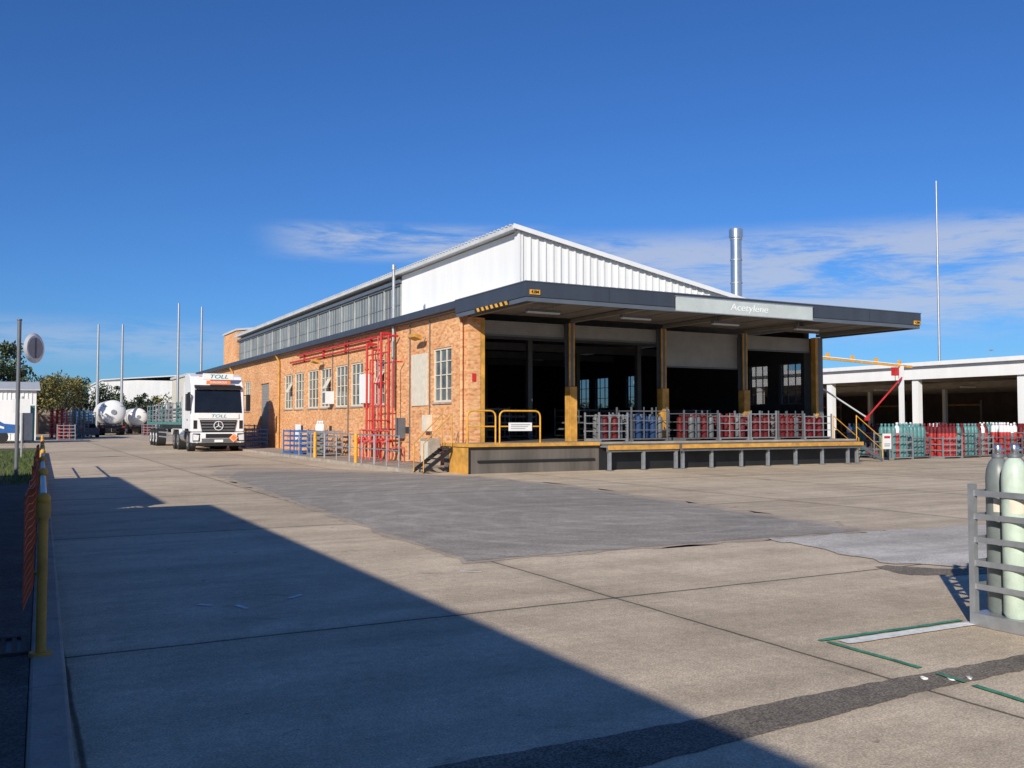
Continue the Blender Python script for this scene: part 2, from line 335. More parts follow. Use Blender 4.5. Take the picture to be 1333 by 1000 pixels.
# ------------------------------------------------------------ neighbouring buildings (outside the frame, cast the yard shadow)
CR=mat('cream_render',(0.22,0.19,0.16),0.8,0,0.15,1)
DROOF=mat('dark_roof_sheet',(0.10,0.10,0.10),0.6,0,0.2,1)
t=thing('office_building','rendered office building beside the footpath with tall roof pitch added to block sky light','building')
mb=MB(); mb.box(-24,-22,0,-3.2,13.2,3.6,CR); part('wall',mb,t)
part('roof',MB().ext([(-24.2,3.6),(-3.0,3.6),(-3.0,3.83),(-3.4,3.83),(-13.5,9.1),(-24.2,3.83)],-22.2,3.6,DROOF,'y'),t)  # unseen pitch raised behind the eave to cut sky light in the yard shadow
part('roof',MB().box(-24.2,3.603,3.6,-3.0,13.25,3.83,DROOF),t)
for k in range(8):
    mb=MB(); mb.box(-3.23,-18+k*3.6,1.0,-3.17,-16+k*3.6,2.4,CREAM); w=part('window',mb,t); mb=MB(); mb.box(-3.17,-17.93+k*3.6,1.07,-3.15,-16.07+k*3.6,2.33,PANE); part('pane',mb,w)
t=thing('office_building','low rendered annexe building beside the footpath','building')
mb=MB(); mb.box(-12,14.1,0,-3.8,24.2,3.5,CR); part('wall',mb,t)
mb=MB(); mb.box(-12.2,14.05,3.5,-3.6,24.3,3.75,DROOF); part('roof',mb,t)
mb=MB(); mb.box(-12.1,13.27,0,-4.5,14.04,3.55,CR); part('parapet',mb,t)
# ------------------------------------------------------------ main warehouse
W=thing('warehouse','long orange brick warehouse with white gable and loading dock canopy','building',(0,0,0))
XL=13.3; XR=29.9; YF=28.0; YE=80.0; ZD=0.95; ZT=5.45
wins=[(29.3,30.9),(36.0,37.3),(38.7,40.4),(40.9,42.7),(43.4,45.2),(45.6,47.5),(48.3,50.1),(50.5,52.3),(61,62.8),(64,65.8),(67,68.8),(70,71.8),(73,74.8)]
ops=sorted([(a,b,2.35,4.3) for a,b in wins]+[(56,58.2,0.1,4.0)])
mb=MB()
def wallY(mb,x0,x1,y0,y1,z0,z1,ops,m):
    y=y0
    for a,b,c,d in ops:
        mb.box(x0,y,z0,x1,a,z1,m); mb.box(x0,a,z0,x1,b,c,m); mb.box(x0,a,d,x1,b,z1,m); y=b
    mb.box(x0,y,z0,x1,y1,z1,m)
wallY(mb,XL,XL+.3,YF,YE,0,ZT,ops,BRICK); part('wall',mb,W,'orange face brick side wall')
for wi,(a,b) in enumerate(wins):
    mb=MB(); f=.07; x0,x1=XL+.04,XL+.14; z0,z1=2.35,4.3
    mb.box(x0,a,z0,x1,a+f,z1,CREAM).box(x0,b-f,z0,x1,b,z1,CREAM).box(x0,a+f,z0,x1,b-f,z0+f,CREAM).box(x0,a+f,z1-f,x1,b-f,z1,CREAM)
    n=3
    for k in range(1,n): yk=a+(b-a)*k/n; mb.box(x0+.01,yk-.025,z0+.07,x1-.01,yk+.025,z1-.07,CREAM)
    for k in range(1,4): zk=z0+1.95*k/4; mb.box(x0+.015,a+f,zk-.018,x1-.015,b-f,zk+.018,CREAM)
    w=part('window',mb,W)
    mb=MB(); mb.box(XL+.09,a+.03,z0+.03,XL+.105,b-.03,z1-.03,PANE); part('pane',mb,w)
    mb=MB(); mb.box(XL-.06,a-.05,z0-.07,XL+.1,b+.05,z0-.003,CONC); part('sill',mb,w)
    if wi%3==1: part('open_sash',MB().hexa([(XL-.25,a+.07,z0+.9),(XL+.03,a+.07,z0+1.4),(XL+.03,a+.6,z0+1.4),(XL-.25,a+.6,z0+.9),(XL-.27,a+.07,z0+.92),(XL+.01,a+.07,z0+1.42),(XL+.01,a+.6,z0+1.42),(XL-.27,a+.6,z0+.92)],CREAM),w)
mb=MB(); mb.box(XL+.08,56.02,.12,XL+.14,58.18,3.98,SHUT)
for k in range(24): mb.box(XL+.06,56.05,.15+k*.16,XL+.08,58.15,.22+k*.16,SHUT)
part('roller_door',mb,W)
mb=MB(); mb.box(XL-.05,31.4,2.25,XL-.003,32.9,4.2,CREAM); part('wall_panel',mb,W,'blank cream sheet panel on the brick wall')
mb=MB()
rops=[(28.9,30.2,2.4,4.2),(30.9,32.2,2.4,4.2),(40.8,42.0,2.4,4.2),(43.6,45.1,2.4,4.2),(45.6,47.1,2.4,4.2)]
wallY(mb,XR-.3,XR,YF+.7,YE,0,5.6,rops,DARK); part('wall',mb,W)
for a,b,c,d in rops:
    mb=MB(); x0,x1=XR-.2,XR-.14
    mb.box(x0,a,c,x1,a+.05,d,GREYP).box(x0,b-.05,c,x1,b,d,GREYP).box(x0,a+.05,c,x1,b-.05,c+.05,GREYP).box(x0,a+.05,d-.05,x1,b-.05,d,GREYP)
    for k in (1,2): yk=a+(b-a)*k/3; mb.box(x0+.01,yk-.02,c+.05,x1-.01,yk+.02,d-.05,GREYP)
    for k in (1,2): zk=c+(d-c)*k/3; mb.box(x0+.015,a+.05,zk-.015,x1-.015,b-.05,zk+.015,GREYP)
    w=part('window',mb,W); mb=MB(); mb.box(XR-.175,a+.03,c+.03,XR-.17,b-.03,d-.03,SEE); part('pane',mb,w)
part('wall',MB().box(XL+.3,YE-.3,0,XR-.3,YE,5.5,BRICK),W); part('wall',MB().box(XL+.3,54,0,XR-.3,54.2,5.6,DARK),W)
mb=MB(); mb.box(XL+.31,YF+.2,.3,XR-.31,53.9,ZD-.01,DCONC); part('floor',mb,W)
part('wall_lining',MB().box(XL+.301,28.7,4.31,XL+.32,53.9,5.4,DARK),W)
for y in (33,38,43,48):
    part('roof_beam',MB().box(XL+.35,y-.08,5.0,XR-.35,y+.08,5.35,GREYP),W)
for x in (18.5,24.0):
    for y in (33,38,43,48): part('interior_column',MB().box(x-.1,y-.1,ZD-.01,x+.1,y+.1,4.99,GREYP),W)
mb=MB(); mb.box(XL-.004,YF-.12,ZD,XL+.44,YF+.5,5.18,BRICK); part('brick_pier',mb,W)
for x in (13.84,17.4,21.5,25.55,29.55):
    big=x not in (13.84,29.55)
    mb=MB()
    if big:
        mb.box(x-.12,YF-.1,ZD,x-.06,YF-.06,5.18,OCH).box(x-.06,YF-.1,ZD,x+.06,YF-.07,5.18,GREYP).box(x+.06,YF-.1,ZD,x+.12,YF-.06,5.18,OCH).box(x-.12,YF+.16,ZD,x+.12,YF+.2,5.18,GREYP).box(x-.02,YF-.06,ZD,x+.02,YF+.16,5.18,GREYP)
    elif x<20: mb.box(x-.09,YF-.1,ZD,x+.07,YF-.02,5.18,OCH)
    else: mb.box(x-.12,YF-.1,ZD,x+.02,YF+.16,5.18,OCH).box(x+.021,YF-.1,ZD,x+.3,YF+.69,5.18,GREYP)
    c=part('column',mb,W)
    if big:
        mb=MB(); mb.box(x-.15,YF-.2,ZD,x+.15,YF-.103,2.9,OCH); mb.box(x-.15,YF-.1,ZD,x-.125,YF+.15,2.9,OCH); part('column_guard',mb,c,bevel=.01)
bays=[(13.95,17.26,4.68),(17.54,21.36,4.68),(21.64,25.41,3.8),(25.69,29.4,4.6)]
for a,b,z in bays:
    mb=MB(); mb.box(a,YF+.22,z,b,YF+.25,5.15,SHUT); k=z
    while k<5.1: mb.box(a,YF+.195,k+.01,b,YF+.22,k+.06,SHUT); k+=.085
    mb.box(a,YF+.17,z-.06,b,YF+.26,z,GREYP)
    part('roller_door',mb,W)
# canopy
CX0,CX1,CY0=12.9,30.0,23.2
mb=MB(); mb.box(CX0+.06,CY0+.06,5.60,CX1-.06,YF-.13,5.66,FASC2); cn=part('canopy',mb,W)
mb=MB()
mb.box(CX0,CY0,5.30,CX1,CY0+.055,5.73,FASC).box(CX0,CY0+.055,5.30,CX0+.055,YF+.1,5.73,FASC).box(CX1-.055,CY0+.055,5.30,CX1,YF+.1,5.73,FASC)
mb.box(CX0+.03,CY0+.03,5.16,CX1-.03,CY0+.07,5.298,FASC2).box(CX0+.03,CY0+.07,5.16,CX0+.07,YF+.1,5.298,FASC2).box(CX1-.07,CY0+.07,5.16,CX1-.03,YF+.1,5.298,FASC2)
mb.box(CX0-.02,CY0-.02,5.732,CX1+.02,CY0+.08,5.76,FASC2).box(CX0-.02,CY0+.08,5.732,CX0+.08,YF+.1,5.76,FASC2)
for x in (15.8,18.3,24.4,27.2): mb.box(x,CY0-.004,5.302,x+.012,CY0-.001,5.728,BLACK)
part('fascia',mb,cn)
mb=MB(); mb.box(CX0+.08,CY0+.08,5.34,CX1-.08,YF-.13,5.36,SOFF)
for k in range(12):
    x=CX0+.6+k*1.45; mb.box(x-.01,CY0+.08,5.325,x+.01,YF-.13,5.339,DGALV)
part('soffit',mb,cn)
for x in (13.4,17.4,21.5,25.55,29.5):
    mb=MB(); mb.box(x-.07,CY0+.09,5.19,x+.07,YF-.13,5.31,BEAMM); part('beam',mb,cn)
for x in (14.4,17.95,21.8,25.7):
    mb=MB(); mb.box(x-.6,24.7,5.08,x+.6,24.86,5.16,GREYP); mb.box(x-.58,24.72,5.03,x+.58,24.84,5.078,LAMP); mb.cyl((x-.4,24.78,5.16),(x-.4,24.78,5.34),.012,GALV,6); mb.cyl((x+.4,24.78,5.16),(x+.4,24.78,5.34),.012,GALV,6); part('light_fitting',mb,cn)
mb=MB(); mb.box(18.35,CY0-.06,5.19,24.3,CY0-.008,5.63,SIGNG); sg=part('sign',mb,W,'silver grey fascia sign with faded white lettering')
part('sign_frame',MB().box(18.31,CY0-.067,5.631,24.34,CY0-.008,5.66,GALV).box(18.31,CY0-.067,5.16,24.34,CY0-.008,5.189,GALV),sg)
text('Acetylene',0.33,(21.4,CY0-.064,5.42),FY,LETW,sg,sx=1.25,shear=.15,bold=-.004)
mb=MB(); mb.box(13.02,CY0-.03,5.36,13.36,CY0-.003,5.5,YEL); s1=part('sign',mb,W,'small yellow clearance height plate'); text('4.8M',0.13,(13.19,CY0-.034,5.43),FY,BLACK,s1)
mb=MB(); mb.box(29.6,CY0-.03,5.31,29.94,CY0-.003,5.45,YEL); s1=part('sign',mb,W,'small yellow clearance height plate'); text('4.8M',0.13,(29.77,CY0-.034,5.38),FY,BLACK,s1)
mb=MB()
for k in range(7):
    y=24.3+k*.32; mb.hexa([(CX0-.012,y,5.17),(CX0+.02,y,5.17),(CX0+.02,y+.16,5.17),(CX0-.012,y+.16,5.17),(CX0-.012,y+.1,5.29),(CX0+.02,y+.1,5.29),(CX0+.02,y+.26,5.29),(CX0-.012,y+.26,5.29)],YEL)
mb.box(CX0-.006,24.3,5.165,CX0+.019,26.6,5.295,BLACK)
part('hazard_strip',mb,W)
mb=MB(); mb.box(12.9,YF+.11,5.50,13.05,YE,5.74,FASC); mb.box(13.05,YF+.11,5.452,13.6,YE,5.5,FASC2); part('gutter',mb,W)
mb=MB(); mb.ext([(13.0,5.70),(15.28,6.15),(15.28,6.2),(13.0,5.76)],YF+.11,YE,ROOFM,'y'); part('roof',mb,W)
# upper monopitch roof
rz=lambda x:8.46-0.184*(x-15.0)
mb=MB(); mb.ext([(15.0,rz(15.0)-.05),(30.15,rz(30.15)-.05),(30.15,rz(30.15)),(15.0,rz(15.0))],27.78,74.6,ROOFM,'y')
y=27.9
while y<74.5:
    mb.ext([(14.90,rz(14.90)-.01),(17,rz(17)-.01),(17,rz(17)+.035),(14.90,rz(14.90)+.035)],y,y+.12,ROOFM,'y'); y+=.3
rf=part('roof',mb,W)
mb=MB(); mb.ext([(14.95,rz(14.95)-.12),(30.2,rz(30.2)-.12),(30.2,rz(30.2)+.04),(14.95,rz(14.95)+.04)],27.72,27.775,WHITE,'y'); part('barge_board',mb,rf)
part('eave_trim',MB().box(14.93,27.78,rz(15)-.15,14.985,74.6,rz(15)-.02,ROOFM),rf)
mb=MB(); mb.ext([(15.3,5.6),(29.7,5.6),(29.7,rz(29.7)-.07),(15.3,rz(15.3)-.07)],27.95,28.1,CLAD,'y')
x=15.34
while x<29.6:
    mb.ext([(x,5.67),(x+.07,5.67),(x+.07,rz(x+.07)-.08),(x,rz(x)-.08)],27.905,27.948,CLAD,'y'); x+=.31
part('gable',mb,W,'white ribbed sheet metal gable')
mb=MB(); mb.box(15.22,27.9,5.7,15.3,28.2,rz(15.3)-.08,WHITE); mb.box(15.3,28.21,5.9,15.4,39.2,rz(15.4)-.08,WHITE); part('upper_wall',mb,W)
mb=MB(); mb.box(15.42,39.2,5.6,15.5,74.6,rz(15.5)-.08,GREYP); part('upper_wall',mb,W)
for k in range(16):
    a=39.25+k*2.21; b=a+2.17
    mb=MB(); mb.box(15.27,a,6.2,15.38,a+.05,7.95,WSTEEL); mb.box(15.24,a+.07,7.9,15.36,b,7.98,GREYP)
    for j in (1,2,3,4): mb.box(15.31,a+.07+j*.42,6.2,15.328,a+.085+j*.42,7.9,WSTEEL)
    mb.box(15.31,a+.07,7.0,15.325,b,7.03,GREYP)
    w=part('clerestory_window',mb,W); mb=MB(); mb.box(15.33,a+.05,6.2,15.35,b,7.9,CPANE); part('pane',mb,w)
mb=MB(); mb.box(15.15,39.2,7.99,15.32,74.6,8.14,FASC2); part('eave_flashing',mb,W)
mb=MB(); mb.ext([(15.2,5.4),(23,5.4),(23,9.9),(15.2,8.9)],75,80.2,BRICK,'y'); tb=part('brick_tower',mb,W)
mb=MB(); mb.ext([(15.1,8.93),(23.1,9.95),(23.1,10.1),(15.1,9.08)],74.9,80.3,ROOFM,'y'); part('coping',mb,tb)
mb=MB(); mb.cyl((27.2,30.2,6.0),(27.2,30.2,9.75),.24,CHROME,20); mb.cyl((27.2,30.2,9.75),(27.2,30.2,10.0),.24,CHROME,20,.27)
for z in (6.6,7.6,8.6,9.5): mb.cyl((27.2,30.2,z),(27.2,30.2,z+.06),.26,GALV,20)
mb.cyl((27.2,30.2,9.6),(27.2,30.2,9.95),.30,CHROME,20); part('chimney',mb,W,'silver round exhaust flue above the roof')
mb=MB(); mb.cyl((13.15,34.6,2.2),(13.15,34.6,7.9),.06,GALV,10); mb.cyl((13.15,34.6,7.75),(13.15,34.6,7.95),.09,GALV,10); part('vent_pipe',mb,W)
for y in (53.2,28.25,66.4):
    mb=MB(); mb.tube([(12.98,y,5.55),(13.2,y,5.1),(13.2,y,.1)],.055,(OCH if y>30 else BRICK),8); part('downpipe',mb,W)
for y,z in ((31.6,4.75),(44.6,4.6)):
    mb=MB(); mb.box(12.95,y-.02,z,13.28,y+.02,z+.04,GALV); mb.hexa([(12.7,y-.35,z+.02),(13.0,y-.35,z-.08),(13.0,y+.35,z-.08),(12.7,y+.35,z+.02),(12.74,y-.35,z+.14),(13.04,y-.35,z+.06),(13.04,y+.35,z+.06),(12.74,y+.35,z+.14)],OCH); part('flood_light',mb,W)
part('sign',MB().box(13.42,27.86,3.0,13.56,27.878,3.28,RED),W,'small red wall sign')
mb=MB(); mb.box(12.85,42.8,2.5,13.28,43.3,3.1,WHITE); mb.box(12.835,42.86,2.56,12.85,43.24,3.04,GREYP); part('air_conditioner',mb,W)
mb=MB(); mb.box(13.0,37.6,2.45,13.28,38.3,3.7,WHITE); part('electrical_cabinet',mb,W)
part('electrical_cabinet',MB().box(13.1,33.6,1.0,13.29,34.2,1.8,GREYP),W); part('electrical_cabinet',MB().box(13.05,30.95,1.3,13.29,31.35,1.9,CREAM),W)
for y,z0,z1 in ((31.0,.2,1.3),(31.15,1.9,5.4),(33.1,.2,5.4),(40.65,.2,5.4),(43.05,3.1,5.4)):
    part('conduit',MB().cyl((13.26,y,z0),(13.26,y,z1),.02,GREYP,6),W)
for y in (33.2,43.2,48.3,59.5): part('wall_vent',MB().box(13.27,y,1.2,13.297,y+.35,1.45,DARK),W)
# loading dock
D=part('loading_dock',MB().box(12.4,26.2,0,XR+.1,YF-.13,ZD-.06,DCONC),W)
mb=MB(); mb.box(12.38,26.1,ZD-.06,17.35,YF-.13,ZD,CONC); mb.box(17.35,26.3,ZD-.06,XR+.1,YF-.13,ZD,CONC); part('deck',mb,D)
mb=MB(); mb.box(12.38,26.04,ZD-.10,17.35,26.1,ZD+.01,OCH); mb.box(12.32,26.04,ZD-.10,12.378,27.86,ZD+.01,OCH); part('edge_strip',mb,D)
mb=MB(); mb.box(12.33,26.12,0,12.395,27.3,ZD-.125,OCH); mb.box(12.33,26.06,0,12.42,26.12,ZD-.125,OCH); part('yellow_pier',mb,D)
mb=MB(); mb.box(12.8,26.14,.35,17.2,26.195,.42,BLACK); part('bumper_rubber',mb,D)
P=thing('steel_platform','low steel loading platform with yellow edge in front of dock','platform',(0,0,0))
mb=MB(); mb.box(17.4,25.65,.78,20.4,26.18,.83,GALV); mb.box(20.4,25.5,.78,29.4,26.18,.83,DGALV); part('deck',mb,P)
mb=MB(); mb.box(17.4,25.6,.70,20.38,25.648,.85,OCH); mb.box(20.42,25.44,.72,29.4,25.498,.86,OCH); part('edge_strip',mb,P)
mb=MB(); mb.box(17.4,25.66,.62,20.4,25.74,.778,DGALV); mb.box(20.4,25.52,.62,29.4,25.6,.778,DGALV); part('beam',mb,P)
part('recess_panel',MB().box(17.4,26.185,.0,29.9,26.197,.77,BLACK),P)
for x in (17.5,18.9,20.3,20.6,21.9,23.3,24.6,26.0,27.4,28.8,29.3):
    mb=MB(); mb.box(x-.05,25.66,.0,x+.05,25.76,.619,GALV); mb.box(x-.1,25.6,0,x+.1,25.82,.02,DGALV); part('leg',mb,P)
def hooprail(x0,x1,y,z0,h,lab):
    r=.18; t=thing('safety_railing',lab,'railing',(x0,y,z0),group='yellow hoop railings on the dock'); L=x1-x0
    p=[(0,0,0),(0,0,h-r)]+[(r-r*math.cos(a),0,h-r+r*math.sin(a)) for a in (math.pi/6,math.pi/3,math.pi/2)]+[(L-r+r*math.sin(a),0,h-r+r*math.cos(a)) for a in (0,math.pi/6,math.pi/3,math.pi/2)]+[(L,0,0)]
    part('post',MB().tube(p,.028,YEL,10),t); part('rail',MB().cyl((0.01,0,h*.52),(L-.01,0,h*.52),.022,YEL,8),t); return t
hooprail(12.45,13.45,26.2,ZD,1.05,'yellow tubular hoop railing at dock corner')
hooprail(13.6,15.1,26.2,ZD,1.05,'yellow tubular hoop railing with white notice board')
mb=MB(); mb.box(13.9,26.13,1.35,14.75,26.16,1.62,WHITE); s=solo('notice_board',mb,'small white notice hung on the yellow hoop railing','sign')
part('printed_text',MB().box(13.97,26.126,1.54,14.68,26.129,1.56,GREYP).box(13.97,26.126,1.48,14.6,26.129,1.495,GREYP).box(13.97,26.126,1.42,14.5,26.129,1.435,GREYP),s)
def stairs(x0,x1,y0,y1,z1,lab,hm,sm,mid=True,name='steel_stairs',hr=.02):
    t=thing(name,lab,'stairs'); n=5
    for k in range(n):
        x=x0+(x1-x0)*k/n; xx=x0+(x1-x0)*(k+.9)/n; z=z1*(1-(k+1)/(n+1)); mb=MB(); mb.box(x,y0+.05,z-.03,xx,y1-.05,z,sm); part('tread',mb,t)
    for y in (y0,y1):
        mb=MB(); mb.hexa([(x0,y-.02,z1-.26),(x1,y-.02,0),(x1,y+.02,0),(x0,y+.02,z1-.26),(x0,y-.02,z1-.1),(x1,y-.02,.14),(x1,y+.02,.14),(x0,y+.02,z1-.1)],sm); part('stringer',mb,t)
        mb=MB(); mb.tube([(x0,y,z1-.1),(x0,y,z1+.95),(x1,y,.95),(x1,y,0.05)],hr,hm,8)
        if mid: mb.tube([(x0,y,z1+.5),(x1,y,.5)],.016,hm,8)
        part('handrail',mb,t)
stairs(12.28,11.3,27.0,27.8,ZD,'dark steel stairs leading up to the dock end',OCH,BLACK,False)
stairs(30.1,31.6,26.4,27.6,ZD,'steel stairs with yellow handrails at dock end',YEL,DGALV)
mb=MB(); mb.box(11.05,28.1,-.05,13.29,54,.12,CONC); struct('pavement',mb)
# ------------------------------------------------------------ fire pipework
F=thing('fire_pipework','red fire sprinkler pipes and valves on brick wall','pipes')
def pp(pts,r,name='pipe',m=RED): part(name,MB().tube(pts,r*.8,m,10),F)
pp([(12.75,36.6,.2),(12.75,36.6,4.9),(13.15,36.6,4.9),(13.15,50.5,4.9)],.06)
pp([(12.75,36.2,.2),(12.75,36.2,4.2),(13.15,36.2,4.2)],.035)
pp([(12.75,35.9,.2),(12.75,35.9,4.6),(13.15,35.9,4.6)],.055)
pp([(12.8,35.4,.2),(12.8,35.4,5.1),(13.15,35.4,5.1)],.035,m=PINK)
pp([(12.75,34.9,.2),(12.75,34.9,5.2),(13.15,34.9,5.2),(13.15,49,5.2)],.065)
pp([(12.8,34.2,.2),(12.8,34.2,5.05),(13.2,34.2,5.05)],.06)
pp([(12.8,33.7,.2),(12.8,33.7,4.0),(13.2,33.7,4.0)],.035)
pp([(12.65,36.5,.9),(12.65,33.4,.9)],.07); pp([(12.6,36.7,1.3),(12.6,33.6,1.3)],.05,m=PINK)
pp([(12.7,36.4,1.7),(12.7,33.9,1.7)],.035)
pp([(12.6,35.3,.2),(12.6,35.3,3.2),(13.1,35.3,3.2)],.035)
pp([(12.3,32.8,.2),(12.3,32.8,.85),(12.6,33.5,.85)],.045,m=PINK)
pp([(12.75,36.6,4.4),(12.75,34.2,4.4)],.035); pp([(12.75,36.3,2.3),(12.75,34.2,2.3)],.03,m=PINK)
pp([(12.3,31.2,.2),(12.3,31.2,.7),(12.3,32.4,.7),(12.3,32.4,.2)],.035,m=PINK)
for i,y in enumerate((33.3,33.65,34.0,34.6,35.0,35.4,35.8,36.2)):
    m=RED if i%2 else PINK; dx=.12*(i%3)
    mb=MB(); mb.ball((12.45-dx,y,.95),.09,m,12,8); mb.cyl((12.45-dx,y,1.0),(12.45-dx,y,1.3),.022,m,8); mb.cyl((12.45-dx,y,1.3),(12.45-dx,y,1.32),.09,m,14)
    mb.cyl((12.25-dx,y,.85),(12.45-dx,y,.92),.055,m,12); mb.cyl((12.2-dx,y,.83),(12.25-dx,y,.85),.08,m,14); mb.cyl((12.45-dx,y,.12),(12.45-dx,y,.9),.03,m,8); part('valve',mb,F)
for y,z in ((34.2,3.3),(36.6,2.2),(34.9,1.9),(35.9,3.6),(36.6,3.8),(34.9,4.0)):
    part('pipe_flange',MB().cyl((12.75 if y!=34.2 else 12.8,y,z),(12.75 if y!=34.2 else 12.8,y,z+.06),.085,RED,12),F)
for y in (37.5,41,44.5,48):
    mb=MB(); mb.box(13.2,y-.03,4.8,13.29,y+.03,5.3,RED); part('bracket',mb,F)
for a,b in ((29.0,31.4),(31.5,34.2),(34.3,37.5),(37.6,41.5)):
    t=thing('safety_railing','galvanised tubular railing on the concrete apron','railing',(11.25,a,.12),group='galvanised railings beside the brick wall')
    L=b-a
    for k in range(3): part('post',MB().cyl((0,k*L/2,0),(0,k*L/2,1.05),.024,GALV,8),t)
    part('rail',MB().cyl((0,0,1.05),(0,L,1.05),.024,GALV,8).cyl((0,0,.55),(0,L,.55),.02,GALV,8),t)
for y in (38.6,33.2):
    mb=MB(); mb.cyl((11.15,y,.1),(11.15,y,1.15),.07,YEL,12); mb.ball((11.15,y,1.15),.07,YEL,12,6); solo('bollard',mb,'yellow steel bollard beside the pipework','bollard',group='yellow bollards')
t=thing('electrical_cabinet','grey cabinet with sloping lid beside dock stairs','cabinet',(12.5,29.4,.12))
part('body',MB().box(0,0,0,.45,.8,.95,CONC),t,bevel=.02); part('door',MB().box(-.015,.08,.1,-.002,.72,.85,CREAM),t)
t=thing('notice_board','small white information board on posts beside the wall','sign',(12.4,45.6,.12))
part('panel',MB().box(0,0,.5,.04,.9,1.4,WHITE),t); part('leg',MB().box(0.041,.1,0,.08,.15,1.3,GALV),t); part('leg',MB().box(0.041,.75,0,.08,.8,1.3,GALV),t)
# ------------------------------------------------------------ gas cylinders and cages
def cyl_obj(name,m,h=1.35,r=.12,label='',parts=False,shoulder=None,group=None):
    mb=MB(); prof=[(r*.85,0),(r,.03),(r,h*.80),(r*.93,h*.85),(r*.7,h*.895),(r*.42,h*.92),(r*.34,h*.93)]
    mb.lathe(prof,m,n=20 if parts else 10)
    if shoulder: mb.lathe([(r*1.004,h*.70),(r*1.004,h*.8),(r*.935,h*.852),(r*.72,h*.897),(r*.43,h*.922)],shoulder,n=16 if parts else 10)
    if not parts: mb.lathe([(r*.3,h*.93),(r*.42,h*.94),(r*.42,h),(r*.2,h*1.005)],m if not shoulder else shoulder,n=8)
    o=solo(name,mb,label,'gas cylinder',group=group)
    if parts:
        part('valve',MB().lathe([(.022,h*.93),(.028,h*.955),(.03,h*.99),(.02,h*1.0)],CHROME,n=10).cyl((0,0,h*.965),(.07,0,h*.965),.014,CHROME,8),o)
        part('neck_ring',MB().lathe([(r*.5,h*.92),(r*.52,h*.94),(r*.35,h*.945)],GREYP,n=14),o)
        lb=MB(); n_=6
        for k in range(n_):
            a0=math.radians(190+k*10); a1=math.radians(200+k*10); q=r*1.012
            lb.add([(q*math.cos(a0),q*math.sin(a0),h*.60),(q*math.cos(a1),q*math.sin(a1),h*.60),(q*math.cos(a1),q*math.sin(a1),h*.68),(q*math.cos(a0),q*math.sin(a0),h*.68)],[(0,1,2,3)],CREAM)
        part('paper_label',lb,o)
    return o
protos={}
def proto(key,*a,**k):
    protos[key]=cyl_obj('gas_cylinder',*a,**k); protos[key+'_used']=False
def put(key,loc,rot=None):
    if not protos[key+'_used']:
        o=protos[key]; protos[key+'_used']=True; o.location=loc
        if rot is not None:o.rotation_euler=(0,0,rot)
        return o
    return dup(protos[key],loc,rot if rot is not None else random.uniform(0,6))
gD='gas cylinders in dock cages'; gY='gas cylinders in yard cages'
proto('mar',MAR,0.84,.12,'maroon gas cylinder standing in a dock cage',group=gD)
proto('marb',MARB,0.90,.12,'dull red gas cylinder standing in a dock cage',group=gD)
proto('dgr',GREYP,0.86,.12,'dark grey gas cylinder standing in a dock cage',group=gD)
proto('blu',BLUC,0.88,.12,'blue gas cylinder standing in a dock cage',group=gD)
proto('yred',REDC,1.45,.12,'red gas cylinder standing in a yard cage',group=gY,shoulder=MAR)
proto('ywhite',GRYC,1.45,.12,'grey gas cylinder with white shoulder in yard cage',group=gY,shoulder=WHITE)
proto('yteal',TEALC,1.45,.12,'teal gas cylinder standing in a yard cage',group=gY)
proto('yrw',REDC,1.5,.12,'red gas cylinder with white shoulder in yard cage',group=gY,shoulder=LAMP)
def cage(w,d,h,m,label,group,rails=3,flat=.05,th=.02,loc=(0,0,0),rot=0,name='cylinder_cage'):
    t=thing(name,label,'cage',loc,rot,group)
    part('base',MB().box(0,0,.06,w,d,.10,m).box(0,0,0,.1,d,.06,m).box(w-.1,0,0,w,d,.06,m),t)
    for x in (0,w-.05):
        for y in (0,d-.05): part('post',MB().box(x,y,.101,x+.05,y+.05,h,m),t)
    mb=MB()
    for k in range(rails):
        z=.18+(h-.2)*(k+.6)/rails
        mb.box(.05,.012,z,w-.05,.012+th,z+flat,m).box(.05,d-.012-th,z,w-.05,d-.012,z+flat,m)
        mb.box(.012,.05,z,.012+th,d-.05,z+flat,m).box(w-.012-th,.05,z,w-.012,d-.05,z+flat,m)
    part('rail',mb,t)
    part('upright_bar',MB().box(w*.33,-.012,.1,w*.33+.035,.008,h,m),t); part('upright_bar',MB().box(w*.66,-.012,.1,w*.66+.035,.008,h,m),t)
    return t
cg='steel cylinder cages on the loading dock'
for i,(a,b,key) in enumerate([(17.75,19.0,'dgr'),(19.12,20.75,'blu'),(21.5,23.15,'mar'),(23.2,24.7,'marb'),(24.75,26.1,'mar'),(26.15,27.5,'marb'),(27.55,29.1,'mar')]):
    hh=1.22 if i==1 else 1.02 if i in (0,3,6) else 1.12
    nr=3
    cage(b-a,.95,hh,DGALV if i in (1,2,5) else GALV,'steel cage of %s gas cylinders on the dock'%('blue' if key=='blu' else 'grey and maroon' if key=='dgr' else 'maroon'),cg,nr,.03,loc=(a,26.75+random.uniform(-.06,.03),ZD+.005))
    n=5
    for k in range(n):
        for j in range(3):
            if random.random()<.18: continue
            kk=key
            if key=='dgr' and random.random()<.5: kk='mar'
            if key in('mar','marb') and random.random()<.3: kk=random.choice(['mar','marb','dgr'])
            if key=='blu' and (k in (0,4) or j==1): kk='dgr'
            put(kk,(a+.2+(b-a-.4)*k/(n-1)+random.uniform(-.012,.012),26.97+j*.27,ZD+.105))
cy='steel cylinder cages in the yard'
keys=['yteal','yteal','yred','yteal','yred','yrw','yred','ywhite','yred']
